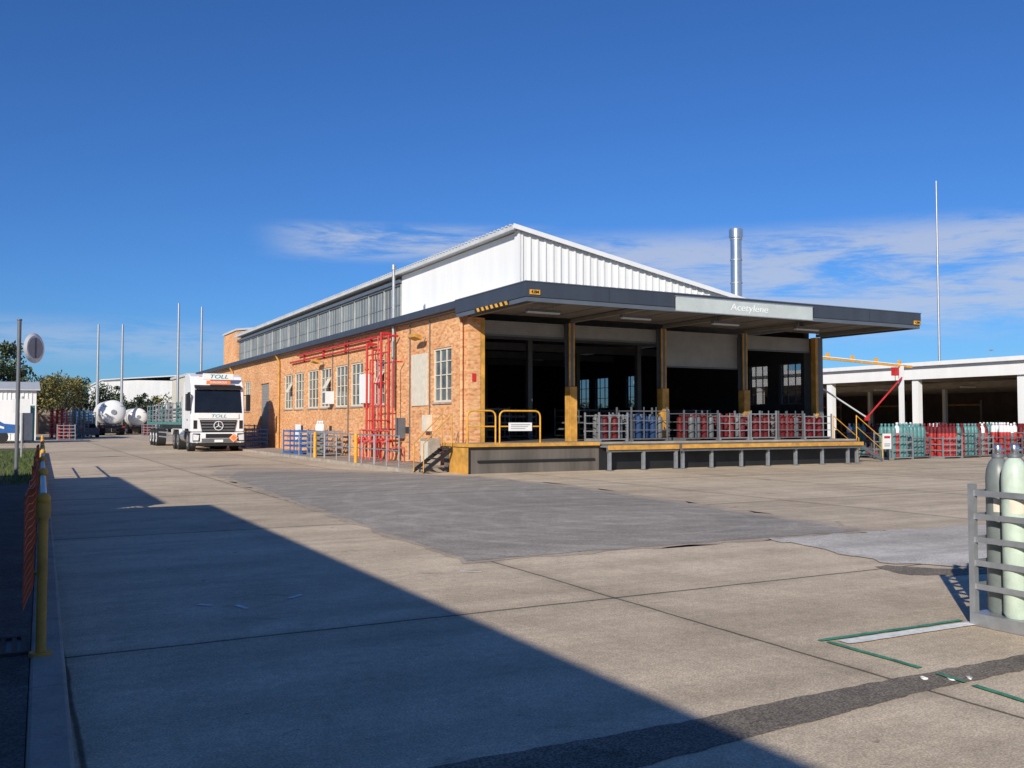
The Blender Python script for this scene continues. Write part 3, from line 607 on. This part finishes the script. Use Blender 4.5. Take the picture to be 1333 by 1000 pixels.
for i in range(9):
    x=33.2+i*1.5
    for row,yy_ in ((0,27.2),(1,30.0)):
        key=keys[(i+row*3)%9]
        cage(1.35,1.0,1.0 if i%3 else 1.25,DGALV if (i+row)%2 else GALV,'steel yard cage holding upright gas cylinders',cy,3,loc=(x+row*.7,yy_+.3*math.sin(i*2),.004))
        for k in range(5 if row==0 else 4):
            for j in range(2 if row==0 else 1):
                kk=key if random.random()<.75 else random.choice(keys)
                put(kk,(x+row*.7+.17+k*(.25 if row==0 else .31)+random.uniform(-.01,.01),yy_+.3+j*.4+.3*math.sin(i*2),.11))
# foreground cage
c0=cage(1.5,1.18,1.14,GALV,'galvanised steel cage holding pale green gas cylinders',"cages of cylinders near the bay marking",5,.045,.010,loc=(6.84,3.70,.004))
f1=cyl_obj('gas_cylinder',MINT,1.37,.098,'pale mint green gas cylinder in galvanised cage',True,group='foreground caged gas cylinders')
f1.location=(6.966,4.555,.105)
for p in ((7.2,4.47),(6.98,4.28),(7.22,4.22)): dup(f1,(p[0],p[1],.105),random.uniform(0,.6))
f2=cyl_obj('gas_cylinder',GRYC,1.36,.095,'grey gas cylinder in galvanised cage',True,group='foreground caged gas cylinders')
f2.location=(7.05,4.75,.105)
for p in ((7.27,4.74),(7.49,4.74)): dup(f2,(p[0],p[1],.105))
for i,(x,y,m,lab) in enumerate([(11.6,42.5,BLUE,'blue steel stillage standing against the brick wall'),(11.5,44.1,BLUE,'blue steel stillage standing against the brick wall'),(11.6,54.5,BLUE,'blue steel stillage standing against the brick wall'),(11.7,57,BLUE,'blue steel stillage standing against the brick wall'),(11.6,40.2,GALV,'galvanised steel stillage beside the brick wall')]):
    cage(1.3,1.3,1.15,m,lab,'stillages along the brick wall',4,.07,.03,loc=(x,y,.125),name='stillage')
for i,y in enumerate((40.4,40.75,41.1)): put('ywhite',(12.0,y,.235))
# ------------------------------------------------------------ truck
def wheel(name,loc,r,w,par,hub=CHROME):
    t=part(name,MB().cyl((-w/2,0,0),(w/2,0,0),r,RUB,24),par,bevel=.03,loc=loc)
    part('rim',MB().cyl((-w/2-.01,0,0),(w/2+.01,0,0),r*.56,hub,18).cyl((-w/2-.05,0,0),(w/2+.05,0,0),r*.25,DGALV,12),t)
    return t
T=thing('truck','white prime mover truck parked beside the brick warehouse','truck',(9.65,52.2,0),0,None,1.15)
wh=[(.02,.95),(0,1.0),(0,1.86),(.24,3.02),(.32,3.2),(.7,3.62),(1.1,3.74),(2.25,3.74),(2.25,.95)]
cab=part('cab',MB().ext(wh,-1.22,1.22,GLOSSW),T,bevel=.12,seg=4)
sl=lambda z:(z-1.86)*.24/1.16
part('windscreen',MB().hexa([(-1.1,sl(1.86)-.02,1.86),(1.1,sl(1.86)-.02,1.86),(1.1,sl(1.86)+.02,1.86),(-1.1,sl(1.86)+.02,1.86),(-1.06,sl(2.97)-.02,2.97),(1.06,sl(2.97)-.02,2.97),(1.06,sl(2.97)+.02,2.97),(-1.06,sl(2.97)+.02,2.97)],WSG),cab)
part('wiper',MB().cyl((-.7,-.03,1.92),(-.1,.05,2.2),.012,BLACK,6).cyl((.1,-.03,1.92),(.7,.05,2.2),.012,BLACK,6),cab)
part('sun_visor',MB().hexa([(-1.08,.04,2.98),(1.08,.04,2.98),(1.08,.3,3.08),(-1.08,.3,3.08),(-1.08,.04,3.1),(1.08,.04,3.1),(1.08,.34,3.2),(-1.08,.34,3.2)],BLACK),cab,bevel=.02)
b1=part('roof_sign',MB().box(-.72,.10,3.44,.72,.18,3.74,GLOSSW),T,'white roof board with teal lettering',bevel=.02); text('TOLL',.26,(0,.092,3.59),FY,LETT,b1,sx=1.4,shear=.25,bold=.005)
b2=part('roof_sign',MB().box(-.55,.06,3.22,.55,.14,3.40,SAL),T,'orange hazard warning board'); text('DANGEROUS',.13,(0,.052,3.31),FY,WHITE,b2)
part('grille',MB().ext([(-.86,1.52),(.86,1.52),(.74,.92),(-.74,.92)],-.05,.01,BLACK,'y').box(-.95,-.045,1.58,.95,-.003,1.82,GLOSSW).box(-.80,-.07,1.44,.80,-.052,1.47,CHROME).box(-.78,-.07,1.30,.78,-.052,1.33,GALV).box(-.76,-.07,1.16,.76,-.052,1.19,GALV).box(-.74,-.07,1.02,.74,-.052,1.05,GALV),cab,bevel=.008)
text('TOLL',.21,(0,-.05,1.70),FY,LETT,cab,sx=1.45,shear=.25,bold=.005)
em=MB()
for i in range(20):
    a=2*math.pi*i/20; b_=2*math.pi*(i+1)/20; em.cyl((.21*math.cos(a),-.09,1.24+.21*math.sin(a)),(.21*math.cos(b_),-.09,1.24+.21*math.sin(b_)),.022,LAMP,6)
for a in (90,210,330): em.cyl((0,-.09,1.24),(.20*math.cos(math.radians(a)),-.09,1.24+.20*math.sin(math.radians(a))),.03,LAMP,6,.008)
part('emblem',em,cab)
bp=part('bumper',MB().ext([(-.12,.42),(-.16,.5),(-.16,.82),(-.06,.93),(.5,.93),(.5,.42)],-1.22,1.22,GLOSSW),T,bevel=.06,seg=3)
part('bumper_grille',MB().box(-.6,-.175,.66,.6,-.15,.86,BLACK).box(-.78,-.168,.44,.78,-.162,.64,GREYP).box(-1.2,-.1,.28,1.2,.4,.40,BLACK),bp)
part('number_plate',MB().box(-.2,-.2,.46,.2,-.17,.58,WHITE),bp)
part('hazard_placard',MB().ext([(.46,.66),(.68,.44),(.90,.66),(.68,.88)],-.225,-.205,SAL,'y').ext([(.50,.66),(.68,.48),(.86,.66),(.68,.84)],-.228,-.2255,WHITE,'y').ext([(.52,.66),(.68,.50),(.84,.66),(.68,.82)],-.231,-.2285,SAL,'y'),bp,'orange diamond hazard placard')
for s in (-1,1):
    part('headlight',MB().hexa([(s*.94,-.19,.55),(s*1.17,-.17,.55),(s*1.17,-.1,.55),(s*.94,-.1,.55),(s*.90,-.19,.80),(s*1.17,-.17,.84),(s*1.17,-.1,.84),(s*.90,-.1,.80)],LAMP),bp)
    part('headlight_surround',MB().box(s*.86,-.168,.5,s*1.20,-.162,.88,BLACK),bp)
    part('fog_light',MB().cyl((s*1.0,-.18,.46),(s*1.0,-.15,.46),.04,LAMP,12),bp)
    part('corner_vent',MB().box(s*.98,-.02,1.1,s*1.14,-.003,1.5,BLACK),cab)
    mr=part('mirror',MB().box(s*1.30,-.02,1.95,s*1.50,.16,2.75,BLACK),T,bevel=.03); part('mirror_arm',MB().tube([(s*1.2,.15,2.7),(s*1.38,.1,2.72)],.02,BLACK,6).tube([(s*1.2,.1,2.0),(s*1.38,.1,2.0)],.02,BLACK,6),mr)
    part('side_window',MB().hexa([(s*1.215,.28,1.95),(s*1.235,.28,1.95),(s*1.235,1.25,1.95),(s*1.215,1.25,1.95),(s*1.215,.48,2.85),(s*1.235,.48,2.85),(s*1.235,1.25,2.85),(s*1.215,1.25,2.85)],WSG),T)
    d=part('door',MB().box(s*1.222,.25,1.0,s*1.235,1.35,1.93,GLOSSW),T,bevel=.004); part('handle',MB().box(s*1.24,1.1,1.5,s*1.26,1.28,1.55,BLACK),d)
    part('step',MB().box(s*.95,.15,.42,s*1.21,.75,.9,BLACK),T); part('side_fairing',MB().box(s*1.18,2.3,1.0,s*1.22,2.9,3.4,GLOSSW),T)
    part('mudguard',MB().ext([(.72,.93),(.85,1.1),(1.9,1.1),(2.05,.93),(2.05,.6),(1.98,.6),(1.95,.94),(.85,.94)],s*.9,s*1.235,BLACK),T)
    wheel('wheel',(s*1.02,1.38,.5),.5,.32,T)
    for y in (4.35,5.7): wheel('wheel',(s*.92,y,.5),.5,.55,T)
    part('drive_mudguard',MB().ext([(3.75,.9),(3.9,1.07),(6.1,1.07),(6.25,.9),(6.25,.8),(6.08,1.04),(3.92,1.04),(3.75,.8)],s*.62,s*1.22,GLOSSW),T)
    part('fuel_tank',MB().cyl((s*.9,2.3,.72),(s*.9,3.6,.72),.33,CHROME,18),T)
    for k in (-1,1): part('marker_light',MB().box(s*(.5+.25*k)-.05,.68,3.60,s*(.5+.25*k)+.05,.78,3.66,SAL),T)
part('chassis',MB().box(-.42,.5,.6,-.32,6.4,.9,BLACK).box(.32,.5,.6,.42,6.4,.9,BLACK).box(-.32,4.6,.85,.32,5.4,.98,BLACK),T)
part('axle',MB().cyl((-1,1.38,.5),(1,1.38,.5),.08,BLACK,8).cyl((-1,4.35,.5),(1,4.35,.5),.1,BLACK,8).cyl((-1,5.7,.5),(1,5.7,.5),.1,BLACK,8),T)
TR=thing('semi_trailer','flatbed semi trailer with teal steel gates and stacked frames','trailer',(9.65,52.2,0),0,None,1.15)
part('deck',MB().box(-1.24,3.2,1.28,1.24,17,1.42,TEAL).box(-.5,3.6,1.0,-.38,17,1.279,DGALV).box(.38,3.6,1.0,.5,17,1.279,DGALV),TR)
part('headboard',MB().box(-1.2,3.2,1.421,1.2,3.28,2.7,GALV).box(-1.24,3.12,1.3,1.24,3.19,1.6,TEAL),TR)
for s in (-1,1):
    for k in range(10):
        y=3.5+k*1.36; m=GALV if k%4 else TEAL; g_=MB()
        g_.box(s*1.20,y,1.421,s*1.24,y+.05,2.45,m).box(s*1.20,y+1.24,1.421,s*1.24,y+1.29,2.45,m)
        for j in range(4): g_.box(s*1.205,y+.05,1.52+j*.28,s*1.235,y+1.24,1.56+j*.28,m)
        part('side_gate',g_,TR)
    part('side_guard',MB().box(s*1.18,6.8,.55,s*1.21,11.6,.62,GALV).box(s*1.18,6.8,.8,s*1.21,11.6,.87,GALV),TR)
    for y in (12.8,14.1,15.4): wheel('wheel',(s*.95,y,.5),.5,.5,TR,WHITE)
    part('landing_leg',MB().box(s*.7-.06,7.0,.1,s*.7+.06,7.12,1.0,DGALV).box(s*.7-.14,6.95,.05,s*.7+.14,7.17,.1,DGALV),TR)
for k in range(5):
    y=4.0+k*2.5; lg=MB()
    for j in range(4): lg.box(-1.0,y,1.45+j*.22,1.0,y+2.1,1.50+j*.22,GALV)
    for x in (-1.0,.9):
        for yy_ in (y,y+2.0): lg.box(x,yy_,1.425,x+.1,yy_+.1,2.3,DGALV)
    solo('stacked_frame',lg,'stack of galvanised frames loaded on the flatbed trailer','steel frame',(9.65,52.2,0),group='stacked frames on trailer').scale=(1.15,)*3
# ------------------------------------------------------------ tankers far back
def tanker(x,y,sc,lab):
    t=thing('tanker_trailer',lab,'tanker',(x,y,0),0,'parked tanker trailers',sc)
    part('tank',MB().cyl((0,0,2.3),(0,9,2.3),1.2,WHITE,24,caps=False).ball((0,0,2.3),1.2,WHITE,24,12,(1,.45,1)).ball((0,9,2.3),1.2,WHITE,24,12,(1,.45,1)),t)
    part('manhole',MB().cyl((0,-.6,2.3),(0,-.5,2.3),.25,GALV,16).cyl((-1.0,-.35,2.9),(1.0,-.35,2.9),.03,DGALV,6),t)
    part('chassis',MB().box(-.5,0,.8,.5,9,1.15,DGALV).box(-1.1,-.3,.7,1.1,-.1,.95,BLACK),t)
    for s in (-1,1):
        for yy_ in (1,2.3,3.6): wheel('wheel',(s*.9,yy_,.5),.5,.5,t)
        part('tail_light',MB().box(s*.95-.1,-.36,.75,s*.95+.1,-.305,.88,RED),t)
tanker(10.0,121,1.22,'white rounded tanker trailer seen from its rear')
tanker(14.2,134,1.0,'smaller white tanker trailer parked by storage yard')
# ------------------------------------------------------------ left storage and shed
SH=thing('storage_shed','white corrugated storage shed with blue and white sign panel','shed')
part('wall',MB().box(-22,92,0,1.3,104,4.5,CLAD),SH)
mb=MB()
for k in range(70): mb.box(-21.9+k*.33,91.95,.1,-21.8+k*.33,91.999,4.4,CLAD)
part('wall_rib',mb,SH)
part('roof',MB().ext([(91.6,4.52),(98,5.4),(104.4,4.52),(104.4,4.42),(98,5.3),(91.6,4.42)],-22.3,1.6,ROOFM),SH)
part('roller_door',MB().box(-14,91.9,0,-10,91.945,3.5,SHUT),SH)
BT=thing('box_trailer','white and blue curtain sided trailer parked by shed','trailer',(-2.2,79,0))
part('body',MB().box(-4,0,.7,2.25,6,3.3,WHITE),BT,bevel=.04)
part('blue_panel',MB().ext([(-4,.8),(2.2,.8),(2.2,1.4),(1.2,1.5),(.2,2.1),(-2,2.8),(-4,2.9)],-.03,-.003,BLUE,'y').ext([(-1.4,2.0),(-.2,1.5),(1.2,1.1),(1.2,1.25),(-.2,1.75),(-1.4,2.3)],-.045,-.031,WHITE,'y'),BT)
for x in (-3.2,-2.1,1.0): part('wheel',MB().cyl((x,-.02,.5),(x,.4,.5),.5,RUB,18),BT)
PC=thing('portable_cabin','small teal portable cabin beside the shed','cabin',(0.2,80.5,0))
part('body',MB().box(0,0,.1,.85,1.4,2.9,TEAL),PC,bevel=.03); part('door',MB().box(.12,-.03,.2,.7,-.003,2.3,GALV),PC); part('roof',MB().box(-.05,-.05,2.9,.9,1.45,3.0,WHITE),PC)
keysL=[(3.0,92,'yred',GALV,1),(4.6,100,'yteal',DGALV,2),(5.4,108,'yteal',BLUE,2),(2.6,99,'yred',RED,2),(4.2,118,'ywhite',GALV,2),(6.6,121,'ywhite',TEAL,2),(12.4,112,'yred',GALV,1),(13.4,116,'yteal',DGALV,2),(14.8,121,'ywhite',GALV,2)]
for i,(x,y,key,m,nl) in enumerate(keysL):
    for lv in range(nl):
        cage(1.5,1.3,1.4,m,'stacked steel stillage in the open storage yard','stillages in storage yard',4,.07,.04,loc=(x,y,.004+lv*1.42),name='stillage')
        for k in range(3): put(key,(x+.2+k*.42,y+.4,.11+lv*1.42))
SF=thing('boundary_fence','weathered timber boundary fence behind the storage yard','fence')
FEN=mat('fence_timber',(0.16,0.12,0.10),0.9,0,0.4,2)
for k in range(12): part('fence_panel',MB().box(2+k*1.9,140+.2*k,0,3.86+k*1.9,140.08+.2*k,2.6,FEN),SF)
CRR=thing('parked_car','small dark car parked near the storage yard','car',(6.4,104,0))
part('body',MB().ext([(-.9,.3),(-.95,.9),(-.7,1.0),(-.5,1.5),(.5,1.5),(.7,1.0),(.95,.9),(.9,.3)],0,4.2,GREYP,'y'),CRR,bevel=.06); part('rear_window',MB().box(-.5,-.02,1.02,.5,-.003,1.4,WSG),CRR)
for s in(-1,1):
    part('tail_light',MB().box(s*.75-.12,-.02,.75,s*.75+.12,-.003,.9,RED),CRR)
    for y in (.8,3.3): part('wheel',MB().cyl((s*.75,y,.32),(s*.95,y,.32),.32,RUB,16),CRR)
FW=thing('distant_warehouse','long white low warehouse across the storage yard','building')
part('wall',MB().box(12.0,165,0,60,200,8.6,CLAD),FW); part('roof',MB().ext([(11.7,8.6),(36,10.6),(60.3,8.6),(60.3,8.45),(36,10.4),(11.7,8.45)],164.6,200.4,WHITE,'y'),FW)
for k in range(5): part('door',MB().box(15+k*7,164.93,0,19+k*7,164.99,5,SHUT),FW)
FB=thing('distant_building','cream flat roofed block behind the truck','building'); part('wall',MB().box(18.5,120,0,30,134,7.4,CREAM),FB); part('roof',MB().box(18.3,119.8,7.4,30.2,134.2,7.7,ROOFM),FB)
for k in range(4): part('window',MB().box(19.3+k*2.6,119.93,4.4,21+k*2.6,119.99,6,PANE),FB)
DW=thing('distant_warehouse','grey roofed industrial shed at the far boundary','building'); part('wall',MB().box(-60,175,0,8,200,5,CR),DW); part('roof',MB().ext([(-60.4,5),(-26,7),(8.4,5),(8.4,4.9),(-26,6.9),(-60.4,4.9)],174.6,200.4,ROOFM,'y'),DW)
# poles
def pole(u_s,D_,top,r,lab,name='lighting_pole',head=False):
    X=D_*(.4726+.8813*u_s);Y=D_*(.8813-.4726*u_s)
    t=thing(name,lab,'pole',(X,Y,0),group='tall galvanised poles'); part('shaft',MB().cyl((0,0,0),(0,0,top),r,GALV,10,r*.6),t); part('base',MB().cyl((0,0,0),(0,0,.06),r*2,DGALV,10),t)
    if head: part('lamp_head',MB().box(-.3,-.15,top,.3,.15,top+.15,GALV),t)
pole(-.452,122,14.6,.22,'tall slender galvanised pole by storage yard'); pole(-.4255,122,14.6,.22,'tall slender galvanised pole by storage yard')
pole(-.3645,100,14.6,.18,'tall slender galvanised pole behind truck'); pole(-.3393,100,14.2,.18,'tall slender galvanised pole behind truck')
pole(.4665,86,24.4,.13,'very tall slender white communications mast','communications_mast')
for s_,D_,tp in ((.305,120,15),(.523,140,12.5)): pole(s_,D_,tp,.05,'distant slim light pole above roofs','lighting_pole',True)
RB=thing('distant_building','small white plant room building behind the warehouse','building')
part('wall',MB().box(58,66,0,66,76,8.6,WHITE),RB); part('roof',MB().box(57.8,65.8,8.6,66.2,76.2,8.9,ROOFM),RB)
# mirror sign
SM=thing('traffic_mirror','round traffic mirror on a grey steel pole','traffic mirror',(-.05,29.5,.12))
part('pole',MB().cyl((0,0,0),(0,0,4.4),.055,GREYP,12),SM); part('cap',MB().cyl((0,0,4.4),(0,0,4.44),.07,GREYP,12),SM)
SGR=mat('mirror_back_grey',(0.36,0.38,0.40),0.55,0,0.1,3)
mm=part('mirror_disc',MB().cyl((0,0,-.03),(0,0,0),.40,SGR,32).cyl((0,0,0),(0,0,.05),.43,WHITE,32,.36),SM,loc=(.38,-.1,3.62)); mm.rotation_euler=(R90,0,.9)
part('mirror_frame',MB().cyl((0,0,.052),(0,0,.056),.3,SGR,32).box(-.03,-.28,.057,.03,.28,.065,GREYP),mm)
part('bracket',MB().tube([(0,0,3.75),(.3,0,3.7)],.02,GREYP,6).tube([(0,0,3.5),(.3,0,3.55)],.02,GREYP,6),SM)
SG=thing('street_sign','small white traffic sign on short post by lawn','sign',(.1,44,.12)); part('post',MB().cyl((0,0,0),(0,0,2.6),.04,GALV,8),SG); part('sign_panel',MB().box(-.35,-.04,1.9,.3,-.02,2.5,WHITE),SG)
# ------------------------------------------------------------ open shed across yard
OS=thing('open_shed','white open fronted shed sheltering rows of gas cylinders','shed')
part('fascia',MB().box(44.9,14,4.05,45,62,4.9,WHITE),OS)
part('roof',MB().ext([(44.7,4.93),(68,5.35),(68,5.2),(44.7,4.905)],13.8,62.2,WHITE,'y'),OS)
part('gutter',MB().box(44.62,13.9,4.78,44.895,62,5.0,WHITE),OS)
part('rear_wall',MB().box(67.8,14,0,68,62,5.1,SHIN),OS); part('end_wall',MB().box(45.2,61.8,0,67.8,62,4.9,SHIN),OS)
part('ceiling',MB().box(45.01,14.1,4.3,67.7,61.7,4.36,SHIN),OS)
for k in range(8):
    y=16.4+k*6.3
    c=part('column',MB().box(45.05,y-.2,0,45.4,y+.2,4.29,WHITE),OS); part('column_base',MB().box(44.95,y-.3,0,45.5,y+.3,.35,YEL),c)
    part('column',MB().box(56.0,y-.12,0,56.25,y+.12,4.29,WHITE),OS)
    part('roof_beam',MB().box(45.45,y-.08,3.95,67.7,y+.08,4.29,SHBM),OS)
    part('rack_frame',MB().box(60,y,0,60.1,y+.1,3.2,SHBM).box(60,y+3,0,60.1,y+3.1,3.2,SHBM).box(60,y+.1,1.4,60.1,y+3,1.5,OCH).box(60,y+.1,2.8,60.1,y+3,2.9,OCH),OS)
for x in (48,51,54,58,62): part('purlin',MB().box(x,14.2,3.8,x+.12,61.6,3.94,SHBM),OS)
for k in range(7):
    y=17+k*6.3
    part('light_fitting',MB().box(50,y,3.7,51.3,y+.15,3.79,LAMP),OS)
for i in range(12):
    x=47+ (i%3)*3.2; y=22+(i//3)*5.2
    key=['yred','yteal','yrw','ywhite'][i%4]
    cage(1.35,1.0,1.2,DGALV,'steel yard cage holding upright gas cylinders',cy,3,loc=(x,y,.004))
    for k in range(4): put(key,(x+.2+k*.31,y+.4,.11))
# crane gantry
CG=thing('jib_crane','yellow and white swing jib hoist beside the dock','crane',(37.0,32.0,0))
part('mast',MB().box(2.7,-.09,0,2.9,.09,4.5,WHITE),CG)
part('boom',MB().hexa([(-5.4,-.05,4.78),(3.6,-.05,4.42),(3.6,.05,4.42),(-5.4,.05,4.78),(-5.4,-.05,4.88),(3.6,-.05,4.52),(3.6,.05,4.52),(-5.4,.05,4.88)],YEL).hexa([(-5.4,-.07,4.883),(3.6,-.07,4.523),(3.6,.07,4.523),(-5.4,.07,4.883),(-5.4,-.07,4.93),(3.6,-.07,4.57),(3.6,.07,4.57),(-5.4,.07,4.93)],WHITE),CG)
for k in range(5): part('boom_bracket',MB().box(-4.2+k*1.7,-.06,4.80-.068*k,-4.05+k*1.7,.06,5.06-.068*k,YEL),CG)
part('hoist',MB().box(2.2,-.12,4.0,2.5,.12,4.42,RED).cyl((2.35,0,4.0),(2.35,0,3.3),.015,BLACK,6),CG)
part('brace',MB().cyl((-3.6,-.2,3.5),(0.0,-.2,1.85),.045,WHITE,8).cyl((0,-.2,1.85),(2.6,-.2,3.9),.045,RED,8).box(-.12,-.26,1.7,.12,-.14,1.95,RED),CG)
NB=thing('notice_board','small white notice board on steel legs beside stairs','sign',(31.9,26.6,0)); part('panel',MB().box(0,0,.5,.5,.03,1.15,WHITE),NB); part('leg',MB().box(.03,.031,0,.07,.06,1.1,GALV),NB); part('leg',MB().box(.43,.031,0,.47,.06,1.1,GALV),NB); part('printed_text',MB().box(.07,-.004,.95,.43,-.001,1.05,RED).box(.07,-.004,.7,.43,-.001,.73,GREYP).box(.07,-.004,.62,.4,-.001,.65,GREYP),NB)
for i,(x,y) in enumerate([(16,33),(18.4,35),(21,34),(24,36),(26.5,33),(19,41),(23,43),(27,40)]):
    cage(1.6,1.2,1.3,GREYP,'steel stillage standing inside the dim warehouse','stillages inside warehouse',4,.07,.03,loc=(x,y,ZD),name='stillage')
# ------------------------------------------------------------ trees
def tree(name,x,y,h,w,leaf,lab,n=2600,seed=1):
    rnd=random.Random(seed); t=thing(name,lab,'tree',(x,y,0),group='trees beyond the yard')
    mb=MB(); mb.cyl((0,0,0),(0,0,h*.35),w*.045,BARK,8,w*.03); tips=[]
    for k in range(8):
        a=rnd.uniform(0,6.28); z0=h*rnd.uniform(.25,.4); q=(math.cos(a)*w*rnd.uniform(.15,.4),math.sin(a)*w*rnd.uniform(.15,.4),h*rnd.uniform(.5,.88)); mb.cyl((0,0,z0),q,w*.022,BARK,6,w*.006); tips.append(q)
    part('trunk',mb,t)
    mb=MB(); blobs=[(q,rnd.uniform(.12,.24)*w) for q in tips]+[((rnd.uniform(-.42,.42)*w,rnd.uniform(-.42,.42)*w,h*rnd.uniform(.35,.92)),rnd.uniform(.08,.18)*w) for _ in range(12)]
    for _ in range(n):
        (c,r)=blobs[rnd.randrange(len(blobs))]
        v=Vector((rnd.gauss(0,1),rnd.gauss(0,1),rnd.gauss(0,.8))).normalized()*r*rnd.random()**.4
        p=Vector(c)+v; s=rnd.uniform(.10,.24)*max(1,h/9); a=Vector((rnd.gauss(0,1),rnd.gauss(0,1),rnd.gauss(0,1))).normalized(); b=a.orthogonal().normalized()
        mb.add([p-a*s,p+b*s*.6,p+a*s,p-b*s*.6],[(0,1,2,3)],leaf if rnd.random()<.75 else LEAFC)
    part('crown',mb,t)
tree('tree',-3.0,112,11.0,8,LEAFA,'tall olive green tree behind the shed',3500,1)
tree('tree',2.0,135,8.0,8,LEAFB,'yellow green leafy tree beyond storage yard',3000,2)
tree('tree',5.0,142,8.4,7,LEAFB,'yellow green leafy tree beyond storage yard',2600,3)
tree('tree',8.6,150,8.0,9,LEAFC,'dark green spreading tree beyond storage yard',3200,4)
tree('tree',11.8,152,7.4,6,LEAFA,'dark green tree beyond storage yard',2200,5)
tree('tree',-9,130,12,9,LEAFA,'tall olive green tree behind the shed',2600,6)
tree('tree',15.5,148,6,5,LEAFC,'small dark green tree near the warehouse',1800,7)
tree('tree',19,150,6,5,LEAFB,'small green tree near the warehouse',1600,8)
rnd=random.Random(9); mb=MB()
for i in range(16000):
    a=rnd.uniform(-100,260); x=a; y=270+rnd.uniform(-6,6); z=rnd.random()**.7*(6+2.5*math.sin(a*.11)+1.5*math.sin(a*.37)); s=rnd.uniform(.4,1.0)
    p=Vector((x,y,z)); q=Vector((rnd.gauss(0,1),rnd.gauss(0,1),rnd.gauss(0,1))).normalized(); r=q.orthogonal().normalized()
    mb.add([p-q*s,p+r*s*.6,p+q*s,p-r*s*.6],[(0,1,2,3)],LEAFC if rnd.random()<.6 else LEAFA)
o=solo('treeline',mb,'distant belt of dark green trees behind buildings','trees'); o['kind']='stuff'
# ------------------------------------------------------------ light & sky
EL=math.radians(24); PH=math.radians(48)
d=Vector((math.sin(PH)*math.cos(EL),math.cos(PH)*math.cos(EL),-math.sin(EL)))
L=bpy.data.lights.new('sun','SUN'); L.energy=5.0; L.angle=math.radians(.5); L.color=(1,.93,.81)
lo=bpy.data.objects.new('sun',L); COL.objects.link(lo); lo.rotation_euler=d.to_track_quat('-Z','Y').to_euler()
wd=bpy.data.worlds.new('World'); S.world=wd; wd.use_nodes=True
n=wd.node_tree.nodes; l=wd.node_tree.links; bg=n['Background']
sky=n.new('ShaderNodeTexSky'); sky.sky_type='NISHITA'; sky.sun_disc=False; sky.sun_elevation=EL; sky.sun_rotation=math.radians(228); sky.air_density=1.0; sky.dust_density=.2; sky.ozone_density=3
tc=n.new('ShaderNodeTexCoord'); sp=n.new('ShaderNodeSeparateXYZ'); l.new(tc.outputs['Generated'],sp.inputs[0])
def dot(v):
    x=n.new('ShaderNodeVectorMath'); x.operation='DOT_PRODUCT'; l.new(tc.outputs['Generated'],x.inputs[0]); x.inputs[1].default_value=v; return x.outputs['Value']
def mr(s,a,b,c=0,d_=1):
    x=n.new('ShaderNodeMapRange'); x.interpolation_type='SMOOTHSTEP'; l.new(s,x.inputs[0]); x.inputs[1].default_value=a;x.inputs[2].default_value=b;x.inputs[3].default_value=c;x.inputs[4].default_value=d_; return x.outputs[0]
def mth(op,a,b):
    x=n.new('ShaderNodeMath'); x.operation=op
    for i,k in enumerate((a,b)):
        if isinstance(k,(int,float)): x.inputs[i].default_value=k
        else: l.new(k,x.inputs[i])
    return x.outputs[0]
A=dot((.8813,-.4726,0)); Z=sp.outputs[2]
mp=n.new('ShaderNodeMapping'); mp.inputs['Scale'].default_value=(7,7,46); l.new(tc.outputs['Generated'],mp.inputs['Vector'])
nz=n.new('ShaderNodeTexNoise'); nz.inputs['Scale'].default_value=1; nz.inputs['Detail'].default_value=12; nz.inputs['Roughness'].default_value=.68; nz.inputs['Distortion'].default_value=.3; l.new(mp.outputs[0],nz.inputs['Vector'])
N=nz.outputs['Fac']
b1_=mth('MULTIPLY',mth('MULTIPLY',mr(Z,.07,.11),mr(Z,.18,.21,1,0)),mr(A,-.02,.08))
b2_=mth('MULTIPLY',mth('MULTIPLY',mr(Z,.165,.185),mr(Z,.198,.215,1,0)),mth('MULTIPLY',mr(A,-.28,-.18),mr(A,.0,.06,1,0)))
b3_=mth('MULTIPLY',mth('MULTIPLY',mr(Z,.05,.075),mr(Z,.085,.11,1,0)),mr(A,-.15,-.35))
cl1=mth('MULTIPLY',mr(N,.33,.56),b1_); cl2=mth('MULTIPLY',mr(N,.36,.60),b2_); cl3=mth('MULTIPLY',mr(N,.36,.56),mth('MULTIPLY',b3_,.5))
cl=mth('MINIMUM',mth('ADD',mth('ADD',cl1,cl2),cl3),1.0)
cl=mth('MULTIPLY',cl,.70)
tint=n.new('ShaderNodeMixRGB'); tint.blend_type='MULTIPLY'; tint.inputs[0].default_value=1; tint.inputs[2].default_value=(.48,.93,1.62,1); l.new(sky.outputs[0],tint.inputs[1])
mx=n.new('ShaderNodeMixRGB'); l.new(cl,mx.inputs[0]); l.new(tint.outputs[0],mx.inputs[1]); mx.inputs[2].default_value=(8.0,8.8,10.6,1)
l.new(mx.outputs[0],bg.inputs[0]); bg.inputs[1].default_value=.066
# ------------------------------------------------------------ camera
cam=bpy.data.cameras.new('camera'); co=bpy.data.objects.new('camera',cam); COL.objects.link(co); S.camera=co
cam.sensor_width=36; cam.lens=36*1195/1333; cam.clip_end=5000; cam.clip_start=.05
co.location=(0,0,1.65); co.rotation_euler=(math.radians(90+2.35),0,math.radians(-28.2))
S.view_settings.view_transform='Standard'; S.view_settings.look='None'; S.view_settings.exposure=0
